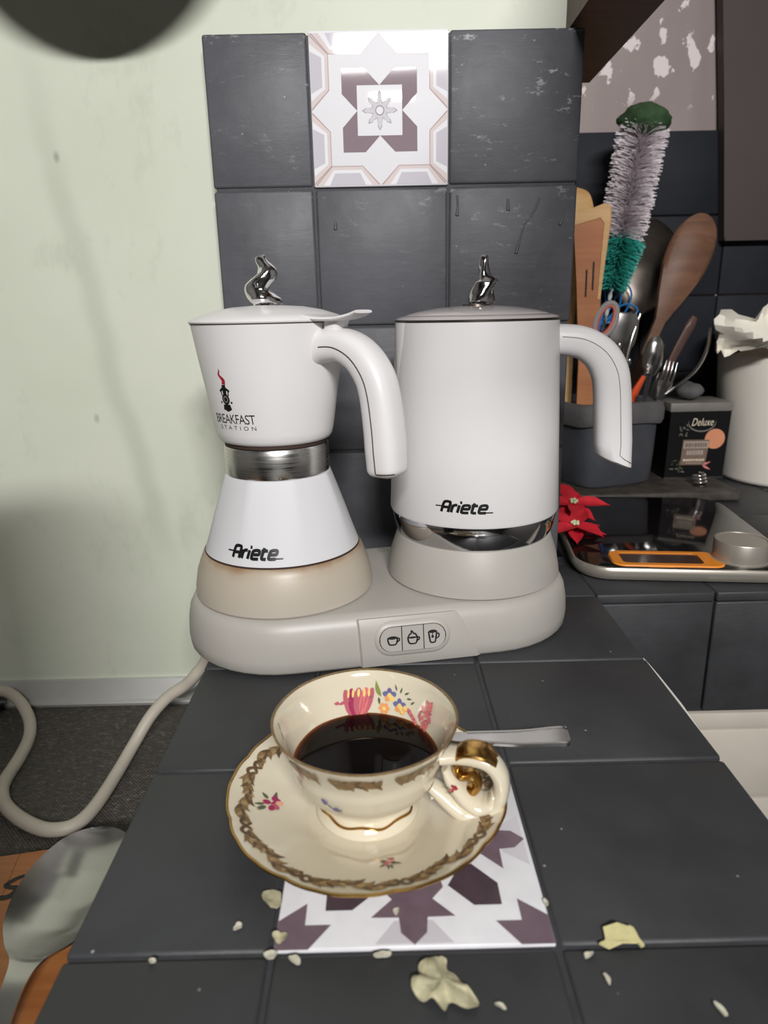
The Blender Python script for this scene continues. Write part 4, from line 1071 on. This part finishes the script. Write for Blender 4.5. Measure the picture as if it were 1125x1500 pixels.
# blue whisk loops
mb = MB(); B0 = Vector((.300, .648, .024)); Bn = Vector((.319, .692, .190))
mb.tube([B0, Bn], .0032, 8, 1)
hd_ = mb; wl = []
for k, (dx, dy, h) in enumerate(((-.004, .004, .062), (.016, .002, .066), (.028, -.002, .050), (.034, .004, .026))):
    m2 = MB(); m2.tube([Bn, Bn+Vector((dx*.35+.002, dy, h*.45)), Bn+Vector((dx*.9, dy, h)), Bn+Vector((dx*1.15+.006, -dy, h*.75)), Bn+Vector((dx*.7+.009, -dy, h*.25)), Bn+Vector((.003, 0, .004))], .00125, 6, 5); wl.append(('loop', m2, 'bluep', 60))
utensil('whisk', 'blue plastic whisk loops between brush and wooden spoon', 'whisk', [('whisk_handle', hd_, 'bluedk', 60)]+wl, tuple(B0))
# scissor-like ring handle, coral inside grey
c0 = Vector((.3005, .612, .199)); mb = MB(); m2 = MB(); ringo = []; 
def loop(rx, rz, r, flat=1.0):
    m = MB(); pts = [c0+Vector((rx*math.cos(a)+.0035*math.sin(a), .002*math.sin(a), rz*math.sin(a)+.003*math.cos(a))) for a in [2*PI*i/28 for i in range(29)]]
    m.tube(pts, r, 8, 1, flat, cap=False); return m
m3 = MB(); m3.tube([c0+Vector((-.004, 0, -.018)), Vector((.297, .612, .10)), Vector((.297, .614, .024))], .0035, 8, 3)
utensil('kitchen_scissors', 'grey and coral ring handle standing in the basket above the kettle handle', 'scissors', [('outer_ring', loop(.0122, .0185, .0032), 'greyp', 60), ('inner_ring', loop(.0095, .0155, .0022), 'coral', 60), ('shank', m3, 'bluedk', 60)], (.297, .614, .024))
# metal turner / ladle
f5 = frame((.313, .628, .024), (.3300, .632, .198), (1, 0, -.1)); mb = MB()
spoon_mesh(mb, dense([(0, .003, 0, 0), (.125, .003, 0, 0), (.138, .008, 0, .001), (.150, .0150, 0, .002), (.172, .0160, 0, .002), (.182, .0120, 0, .001), (.184, .003, 0, 0)], 4), .0014, f5, 8)
m2 = MB(); m2.tube([(.3325, .628, .150), (.338, .630, .176), (.3475, .634, .205)], [.0022, .0026, .002], 8, 4)
utensil('metal_turner', 'dull steel turner blade behind the kettle handle', 'turner', [('turner_blade', mb, 'steel', 60), ('handle_rod', m2, 'steel', 60)], (.313, .628, .024))
# teaspoon, bowl up
f6 = frame((.338, .603, .024), (.3560, .600, .180), (1, 0, -.1)); mb = MB()
spoon_mesh(mb, dense([(0, .003, 0, 0), (.105, .0026, 0, 0), (.114, .006, 0, .001), (.125, .0108, 0, .004), (.138, .0122, 0, .0055), (.150, .0100, 0, .004), (.1565, .0050, 0, .001), (.158, .0008, 0, 0)], 4), .0012, f6, 8)
utensil('spoon', 'small steel spoon standing bowl up beside the orange handle', 'spoon', [('spoon_body', mb, 'steel', 60)], (.338, .603, .024))
# knife with brown handle
f7 = frame((.338, .640, .024), (.4100, .634, .199), (.9, 0, -.4)); mb = MB(); mb.prism([(0, -.006), (.12, -.008), (.12, .008), (0, .002)], lambda x, y, h: f7(x, y, h), .0014)
m2 = MB(); m2.tube([f7(.115, 0, .0007), f7(.15, 0, .0007), f7(.180, .001, .0007), f7(.191, .001, .0007)], [.0062, .0085, .0090, .0055], 10, 4, .55)
utensil('knife', 'knife with a broad brown handle leaning right in the basket', 'knife', [('blade', mb, 'steel', 40), ('knife_handle', m2, 'brownp', 60)], (.338, .640, .024))
# forks
def fork(A, B, side, label, L=.155):
    f = frame(A, B, side); mb = MB()
    spoon_mesh(mb, dense([(0, .0035, 0, 0), (L-.055, .0024, 0, 0), (L-.040, .0050, 0, .0005), (L-.028, .0085, 0, .0015), (L-.022, .0085, 0, .0015)], 3), .0013, f, 6)
    parts = [('fork_neck', mb, 'steel', 60)]
    for k in range(4):
        m = MB(); u = (k-1.5)*.0045; m.tube([f(L-.024, u, -.001), f(L-.012, u, -.0012), f(L, u*.96, .001)], [.0014, .0013, .0006], 6, 3); parts.append(('tine', m, 'steel', 60))
    return utensil('fork', label, 'fork', parts, A)
fork((.347, .610, .024), (.3775, .604, .152), (1, 0, -.1), 'steel fork, tines up, standing beside the small spoon', .132)
mb = MB(); mb.tube([(.344, .622, .024), (.3600, .612, .095), (.3800, .604, .120), (.4035, .602, .1410), (.4140, .600, .1660), (.4145, .600, .1890)], [.0018, .002, .0024, .0046, .0052, .0036], 10, 5, .4)
utensil('curved_spoon', 'bent steel spoon handle curving up in front of the paper', 'spoon', [('curved_handle', mb, 'steel', 60)], (.344, .622, .024))
mb = MB(); mb.tube([(.323, .600, .024), (.3275, .590, .105), (.3310, .587, .120), (.3390, .584, .1385)], [.0045, .0062, .0068, .0042], 10, 4, .6); m2 = MB(); m2.tube([(.3388, .584, .138), (.3412, .5835, .1450)], .0016, 6, 1)
utensil('orange_peeler', 'bright orange handle poking out of the basket cuff', 'handle', [('grip', mb, 'orangep', 60), ('metal_tip', m2, 'steel', 60)], (.323, .600, .024))
for i, (p0, p1, r) in enumerate((((.310, .610, .024), (.3270, .600, .1530), .0011), ((.314, .616, .024), (.3165, .606, .1700), .0013))):
    mb = MB(); mb.tube([p0, p1], r, 6, 1); m2 = MB(); m2.ball(p1, r*2.0, 8, 6, (1, .6, 2.2))
    utensil('skewer', ('thin dark metal skewer slanting beside the orange handle', 'short thin metal skewer standing next to the kettle handle')[i], 'skewer', [('rod', mb, 'darksteel', 60), ('skewer_tip', m2, 'steel', 60)], p0)

# tea box
tb = thing('tea_box', (.42, .645, BZ), 'black tea carton with grey lid, peach dot and brown label', 'box')
mb = MB(); X0, X1, YT = .3850, .4555, .6130
mb.loft([[Vector((x0, YT, z)), Vector((x1, YT, z)), Vector((x1, YT+.055, z)), Vector((x0, YT+.055, z))] for x0, x1, z in ((X0, X1, BZ+.001), (X0+.001, X1+.002, .0930))]); mb.build('carton', 'tbox', tb, sharp=20)
MB().bbox(X0-.0005, X1+.0035, YT-.0012, YT+.0565, .0930, .1035, .0012).build('lid', 'tlid', tb)
MB().box(X0-.0006, X1+.0005, YT-.0006, YT+.001, BZ+.0003, BZ+.0018).build('foil_edge', 'steel', tb)
def tf(x, y, h): return Vector((X0+x, YT-.0002-h, BZ+y))
mb = MB(); mats = ['cream', 'peach', 'tlabel', 'tlabel2', 'salmon', 'greyprint', 'p_dleaf']
mb.k = 5; mb.poly(ellipse(.0390, .0675, .0165, .0110, 0, 24), tf, .0001); 
mb2 = MB(); mb2.poly(ellipse(.0390, .0690, .0160, .0108, 0, 24), tf, .00016); mb2.build('logo_ground', 'tbox', tb, fixn=False)
mb.k = 0; add_text(mb, 'Deluxe', .0265, .0525, .0640, .0730, tf, .0003, shear=.35)
mb.k = 1; mb.poly(ellipse(.0560, .0480, .0120, .0120, 0, 28), tf, .0002)
mb.k = 2; mb.poly([(.0175, .0170), (.0475, .0165), (.0500, .0470), (.0185, .0475)], tf, .0003)
mb.k = 3; mb.poly([(.0195, .0370), (.0490, .0368), (.0493, .0452), (.0200, .0455)], tf, .0004)
rn = random.Random(2)
for y0, hgt, x0, x1, kk in ((.0385, .0050, .0215, .0480, 2), (.0290, .0055, .0240, .0450, 3), (.0215, .0026, .0205, .0455, 0), (.0185, .0012, .024, .043, 3)):
    x = x0
    while x < x1-.0015:
        w_ = rn.uniform(.0012, .0030); mb.k = kk; mb.poly([(x, y0), (min(x+w_, x1), y0), (min(x+w_, x1), y0+hgt), (x, y0+hgt)], tf, .0005); x += w_+.0007
mb.k = 4
mb.poly(leafp(.0445, .0165, .0105, .0014, rad(22), 5), tf, .0004); mb.poly(leafp(.0445, .0160, .0115, .0016, rad(-28), 5), tf, .0004)
for i in range(12):
    mb.k = 6 if i % 3 else 5; a = rn.uniform(0, 6.28); mb.poly(leafp(rn.uniform(.008, .019), rn.uniform(.006, .024), .006, .0009, a, 5), tf, .00015)
for i in range(10):
    mb.k = 5; a = rn.uniform(0, 6.28); mb.poly(leafp(rn.uniform(.012, .024), rn.uniform(.052, .068), .0045, .0007, a, 5), tf, .00015)
o = mb.build('box_print', mats, tb, fixn=False); o['kind'] = 'stuff'

# silver spring rings on the board
rg_ = thing('spring_coil', (.4135, .578, BZ), 'little stack of silver rings on the dark board before the tea box', 'coil')
mb = MB(); pts = []
for i in range(65):
    a = i/64*3.2*2*PI; q = i/64; pts.append(Vector((.4135-.0035*q+.0066*math.cos(a), .578+.0052*math.sin(a), BZ+.0016+.0128*q)))
mb.tube(pts, .0013, 8, 1); mb.build('coil_wire', 'chrome', rg_, sharp=60)
mb = MB(); mb.lathe([(.0078, .0), (.0082, .0006), (.0078, .0013), (.0050, .0013), (.0050, 0)], 28, (.4135, .578, BZ), cap0=False); mb.build('base_ring', 'darksteel', rg_)

# bucket
kx2, ky2 = .5620, .6640
bk = thing('plastic_bucket', (kx2, ky2, 0), 'tall off-white plastic bucket at the right edge, with cream paper on its rim', 'bucket')
mb = MB(); mb.lathe([(.076, .0004), (.0800, .002), (.0815, .006), (.0945, .165), (.0925, .165), (.0795, .008), (.001, .006)], 72, (kx2, ky2, 0), cap0=True, cap1=True); mb.build('bucket_body', 'bucket', bk, sharp=50)
mb = MB(); mb.lathe([(.0930, .1545), (.0965, .1548), (.0975, .1580), (.0975, .1665), (.0965, .1690), (.0975, .1700), (.0985, .1730), (.0980, .1850), (.0960, .1885), (.088, .1895), (.001, .1890)], 72, (kx2, ky2, 0), cap0=True, cap1=True); mb.build('lid', 'bucket_rim', bk, sharp=50)
fb = around(kx2, ky2, -128, lambda z: interp(z, [.002, .165], [.0802, .0945]))
lab = MB()
def patch(mb, a0, a1, z0, z1, k, h=.0003):
    n = 8; mb.k = k
    mb.add([fb(a0+(a1-a0)*i/n, z, h) for i in range(n+1) for z in (z0, z1)], [(2*i, 2*i+2, 2*i+3, 2*i+1) for i in range(n)])
patch(lab, 0, .05, .078, .142, 0)
for i, k in enumerate((3, 1, 2, 4)): patch(lab, .0035, .05, .1385-.006*(i+1), .1385-.006*i, k, .0005)
for a0, a1, z in ((.010, .03, .0905), (.012, .028, .0865)): patch(lab, a0, a1, z, z+.0018, 5, .0005)
lab.build('sticker', ['paper', 'salmon', 'peach', 'p_magenta', 'p_yellow', 'greyprint'], bk, fixn=False)
# crumpled paper over the rim
rn = random.Random(11); ppr = MB(); nx, ny = 16, 10; P = []
for i in range(nx+1):
    for j in range(ny+1):
        u, v = i/nx, j/ny
        x = .4185+.105*u; z = .160+.048*v*(1-.25*u)-.004*math.sin(u*7)+(.013*math.exp(-((u-.52)/.13)**2) if j > 6 else 0)*(j-6)/4
        if j < 5: z += .018*u*(1-j/5)
        y = .585-.03*u+.012*math.sin(u*9+v*3)+.006*math.sin(v*8+u*4)-.02*v*(1-u)+.012*v+rn.uniform(-.0018, .0018)
        x += .004*math.sin(v*6)+(rn.uniform(-.003, .003) if i in (0, nx) else 0); z += rn.uniform(-.0016, .0016)+(rn.uniform(-.004, .004) if j in (0, ny) else 0)
        P.append(Vector((x, y, z)))
N = len(P); top = [(i*(ny+1)+j, (i+1)*(ny+1)+j, (i+1)*(ny+1)+j+1, i*(ny+1)+j+1) for i in range(nx) for j in range(ny)]
ppr.add(P+[p+Vector((0, .0009, -.0003)) for p in P], top+[tuple(N+k for k in f[::-1]) for f in top])
o = ppr.build('crumpled_paper', 'paper', sharp=22, origin=(.47, .58, .17)); tag(o, 'crumpled cream tissue paper hanging over the bucket rim', 'paper')
# small dark grey cloth between basket and box top
cl_ = MB(); rings = []
for i in range(7):
    q = i/6; r = .014*math.sin(PI*(.12+.76*q)); rings.append([Vector((.402+.030*q, .640+r*1.3*math.cos(2*PI*j/14), .1040+.011+r*.75*math.sin(2*PI*j/14)*(1+.2*math.sin(j*2+i)))) for j in range(14)])
cl_.loft(rings); zmin = min(v.z for v in cl_.v)
for v in cl_.v: v.z += .1038-zmin
o = cl_.build('grey_cloth', 'cuff', sharp=70, origin=(.415, .64, .1038)); tag(o, 'small bunched grey cloth on top of the tea carton', 'cloth')

# ================================================================== LEFT SIDE
# cord
mb = MB()
mb.tube([(-.0800, .3000, .0075), (-.0905, .3060, -.0150), (-.1010, .3100, -.0500), (-.1125, .312, -.0672), (-.1244, .316, -.0799), (-.1404, .318, -.0916), (-.1543, .312, -.1056), (-.1646, .298, -.1210), (-.1690, .2719, MZ+.0056), (-.1706, .2408, MZ+.0054), (-.1736, .2231, MZ+.0054), (-.1790, .2132, MZ+.0054), (-.1885, .2096, MZ+.0054), (-.2012, .2113, MZ+.0054), (-.2205, .2213, MZ+.0054), (-.2388, .236, MZ+.0054), (-.2493, .2511, MZ+.0054), (-.2539, .2669, MZ+.0054), (-.2565, .2923, MZ+.0054), (-.2622, .3200, MZ+.0060), (-.2710, .3390, -.1205), (-.2865, .3525, -.1095), (-.3056, .360, -.106), (-.3400, .362, -.112), (-.375, .355, MZ+.0054)], .0050, 12, 5)
o = mb.build('power_cord', 'cord', st, sharp=60); o['label'] = 'thick grey-beige cord looping over the dark mat'
mb = MB(); mb.tube([(-.3085, .3850-.0135, MZ+.0085), (-.325, .366, MZ+.011), (-.345, .36, MZ+.0115), (-.365, .356, MZ+.0100)], [.0075, .0100, .0105, .0070], 14, 4)
o = mb.build('power_plug', 'blk', sharp=60, origin=(-.335, .363, MZ)); tag(o, 'black rounded plug at the left edge beside the looping cord', 'plug')
# cutting board with planks
cb = thing('cutting_board', (-.25, .05, MZ), 'orange-brown wooden cutting board with black handwriting, under the serving spoon', 'cutting board')
ang = rad(10); c0 = Vector((-.2075, .1734, MZ+.0006)); bu = Vector((math.cos(ang), math.sin(ang), 0)); bv = Vector((math.sin(ang), -math.cos(ang), 0))
edges = [-.17, -.125, -.085, -.052, -.018, .012, .036, .068, .100]
for i in range(len(edges)-1):
    mb = MB(); a0, a1 = edges[i]+.00015, edges[i+1]-.00015
    sh = .30
    mb.prism([(a0, 0), (a1, 0), (a1-sh*.25*0, .27), (a0, .27)], lambda x, y, h: c0+bu*(x)+bv*y+Vector((0, 0, h)), .0165)
    if max((v.x for v in mb.v)) < XL-.001: mb.build('plank', 'board_wood', cb, sharp=20)
def bf(x, y, h): return Vector((x, y, MZ+.0172+h))
mb = MB()
add_ribbon(mb, [(-.1835, .1572), (-.1875, .1550), (-.1915, .1505), (-.1885, .1486), (-.1838, .1478), (-.1822, .1440), (-.1870, .1410), (-.1930, .1412), (-.1985, .1440)], [.0013, .0016, .0016, .0015, .0018, .0020, .0020, .0016, .0009], bf, .0001)
add_ribbon(mb, [(-.1855, .1425), (-.1815, .1500), (-.1775, .1580)], [.0011, .0014, .0009], bf, .00015)
add_ribbon(mb, [(-.1775, .1580), (-.1765, .1500), (-.1770, .1430)], [.0011, .0015, .0012], bf, .00015)
mb.build('ink_writing', 'ink', cb, fixn=False)
# serving spoon on the board
BT = MZ+.0172
fs_ = frame((-.1410, .1780, 0), (-.1432, .0850, 0), (1, 0, 0)); mb = MB()
def fs2(a, u, h): return fs_(a, u, 0)+Vector((0, 0, BT+h))
spoon_mesh(mb, dense([(0, .001, .0172, 0), (.002, .0110, .0170, .0015), (.010, .0215, .0168, .006), (.028, .0290, .0166, .011), (.048, .0305, .0162, .0125), (.068, .0265, .0162, .0105), (.084, .0175, .0172, .005), (.094, .0090, .0185, .001), (.104, .0060, .0180, 0), (.118, .0055, .0140, 0), (.135, .0070, .0070, 0), (.152, .0085, .0030, 0), (.157, .0050, .0028, 0)], 5), .0016, fs2, 14)
o = mb.build('serving_spoon', 'steel', sharp=60, origin=(-.142, .13, BT)); tag(o, 'large steel serving spoon lying on the wooden cutting board', 'spoon')

# tall tin standing near the left front and a pan hanging above: they throw the two shadows on the green wall
bo = thing('spaghetti_tin', (-.1665, -.075, MZ+.0172), 'tall dark spaghetti tin standing on the near end of the cutting board', 'tin')
mb = MB(); mb.lathe([(.050, .0002), (.055, .003), (.056, .006), (.056, .370), (.054, .372)], 40, (-.1665, -.075, MZ+.0172), cap0=True, cap1=True); mb.build('tin_body', 'blk', bo)
mb = MB(); mb.lathe([(.0545, .3722), (.057, .374), (.057, .396), (.054, .400), (.014, .401), (.014, .408), (.010, .412)], 40, (-.1665, -.075, MZ+.0172), cap0=True, cap1=True); mb.build('lid', 'steel', bo)
PX, PZ_, PY = -.139, .520, YG-.085
pn = thing('hanging_pan', (PX, PY, PZ_), 'round black frying pan hanging from a hook above the green wall', 'pan')
mb = MB()
def pr(r, y): return [Vector((PX+r*math.cos(2*PI*j/56), y, PZ_+r*math.sin(2*PI*j/56))) for j in range(56)]
mb.loft([pr(.082, PY-.016), pr(.088, PY-.014), pr(.100, PY+.006), pr(.102, PY+.009), pr(.097, PY+.008), pr(.084, PY-.010)]); mb.build('pan_body', 'pan', pn, sharp=40)
mb = MB(); mb.tube([(PX, PY+.004, PZ_+.098), (PX, PY-.004, PZ_+.19), (PX, PY, PZ_+.27)], [.009, .011, .008], 12, 4, .5); mb.build('pan_handle', 'blk', pn)
mb = MB(); mb.tube([(PX, PY, PZ_+.262), (PX, PY+.02, PZ_+.275), (PX, YG-.001, PZ_+.275)], .003, 8, 4); mb.build('hook', 'steel', pn)

# ================================================================== FLAKES AND CRUMBS ON THE COUNTER
def flake(name, x, y, L, W, seed, mat, label, cat, grp=None, th=.0006, curl=.0012, rot=0.0, z0=0.0004):
    rn = random.Random(seed); n = 18; rim = []; mb = MB()
    rings = []
    ph = [rn.uniform(0, 6.3) for _ in range(4)]; rads = [.92+.13*math.sin(2*6.283*j/n+ph[0])+.10*math.sin(3*6.283*j/n+ph[1])+.05*math.sin(5*6.283*j/n+ph[2])+rn.uniform(-.03, .03) for j in range(n)]
    for k in (.02, .35, .7, 1.0):
        ring = []
        for j in range(n):
            a = 2*PI*j/n; r = k*rads[j]; px = L*r*math.cos(a); py = W*r*math.sin(a)
            ring.append(Vector((x+px*math.cos(rot)-py*math.sin(rot), y+px*math.sin(rot)+py*math.cos(rot), z0+th+curl*k*k*(.5+.5*math.sin(a*2+seed))+rn.uniform(0, .25)*curl)))
        rings.append(ring)
    bot = [[v-Vector((0, 0, th)) for v in r] for r in rings]
    mb.loft(rings+bot[::-1], True, True)
    o = mb.build(name, mat, sharp=60, origin=(x, y, z0)); tag(o, label, cat, grp); return o
ol = [(650, 1402), (657, 1408), (656, 1420), (668, 1428), (675, 1440), (684, 1450), (692, 1460), (693, 1470), (680, 1476), (668, 1472), (655, 1465), (648, 1478), (640, 1470), (632, 1462), (620, 1462), (607, 1448), (606, 1436), (612, 1428), (618, 1424), (617, 1412), (628, 1405), (640, 1400)]
ol = [((a-648)/4150, -(b_-1438)/4100) for a, b_ in ol]
rn = random.Random(8); mb = MB(); rings = []
P, _ = smooth([Vector((x, y, 0)) for x, y in ol+ol[:1]], 1.0, 3); P = P[:-1]
for k in (.03, .25, .5, .75, .92, 1.0):
    rings.append([Vector((.0582+p.x*k, -.0138+p.y*k, .0013+.0007*math.sin(p.x*k*700+1)*math.cos(p.y*k*620)+.0006*k*math.sin(j*.55)+rn.uniform(-.0001, .0001)+(.0007 if k < .8 else 0))) for j, p in enumerate(P)])
zm = min(v.z for r in rings for v in r)
for r in rings:
    for v in r: v.z += .0010-zm
mb.loft(rings+[[v-Vector((0, 0, .0004)) for v in r] for r in rings[::-1]], True, True)
o = mb.build('onion_skin', 'skin', sharp=60, origin=(.0582, -.0138, .0004)); tag(o, 'largest crumpled pale onion skin flake in front of the patterned tile', 'flake')
mb = MB(); mb.prism([(-.0078, -.0022), (-.0052, -.0010), (-.0045, .0040), (.0005, .0042), (.0040, .0030), (.0048, .0036), (.0062, .0030), (.0066, -.0010), (.0076, -.0034), (.0060, -.0044), (.0052, -.0030), (.0000, -.0034), (-.0050, -.0042)], lambda a, b_, h: Vector((.1220+a, .0018+b_, .0004+h+.0010*math.sin(a*400+1)+.0010)), .0008)
o = mb.build('pale_peel', 'skin2', sharp=40, origin=(.122, .0018, .0004)); tag(o, 'flat pale yellow peel scrap on the right-hand counter tile', 'peel')
fk_ = [(-.0028, .0220, .0036, .0050, 'pale curled onion flake touching the left edge of the patterned tile', .3), (.0022, .0052, .0024, .0028, 'small pale flake on the purple front left tile corner', .5), (-.0002, -.0015, .0026, .0016, 'small pale flake just below the front left corner of the patterned tile', .3),
       (-.0138, .0102, .0018, .0014, 'tiny pale crumb on the dark tile left of the patterned tile', .6), (.0085, -.0035, .0024, .0016, 'greyish crumb just in front of the patterned tile, towards its left', -.4), (.0385, -.0024, .0030, .0014, 'greyish thin crumb in front of the middle of the patterned tile', .1),
       (.1128, -.0133, .0009, .0020, 'narrow crumb right of the large onion skin, below the peel scrap', .3), (.1092, -.0045, .0018, .0011, 'small pale crumb left of the yellow peel scrap', .5), (.0998, .0172, .0010, .0016, 'tiny pale crumb on the right edge of the patterned tile', 0), (.0760, -.0215, .0019, .0008, 'long thin crumb right of the large onion skin', -.6),
       (-.0409, -.0026, .0013, .0010, 'pale crumb on the leftmost tile column near the front', .2), (.1450, -.0245, .0009, .0030, 'greyish smear crumb in the front right corner', .4), (.0437, .0152, .0013, .0015, 'tiny beige crumb on the purple star print', .2)]
for i, (x, y, L, W, lb, ro) in enumerate(fk_):
    flake('onion_flake' if i < 3 else 'crumb', x, y, L, W, 40+i, 'skin' if i < 2 else 'crumb', lb, 'flake' if i < 3 else 'crumb', 'flakes and crumbs on the counter', th=.0005 if i > 1 else .0004, curl=.0004 if i > 1 else .0012, rot=ro, z0=.0006)
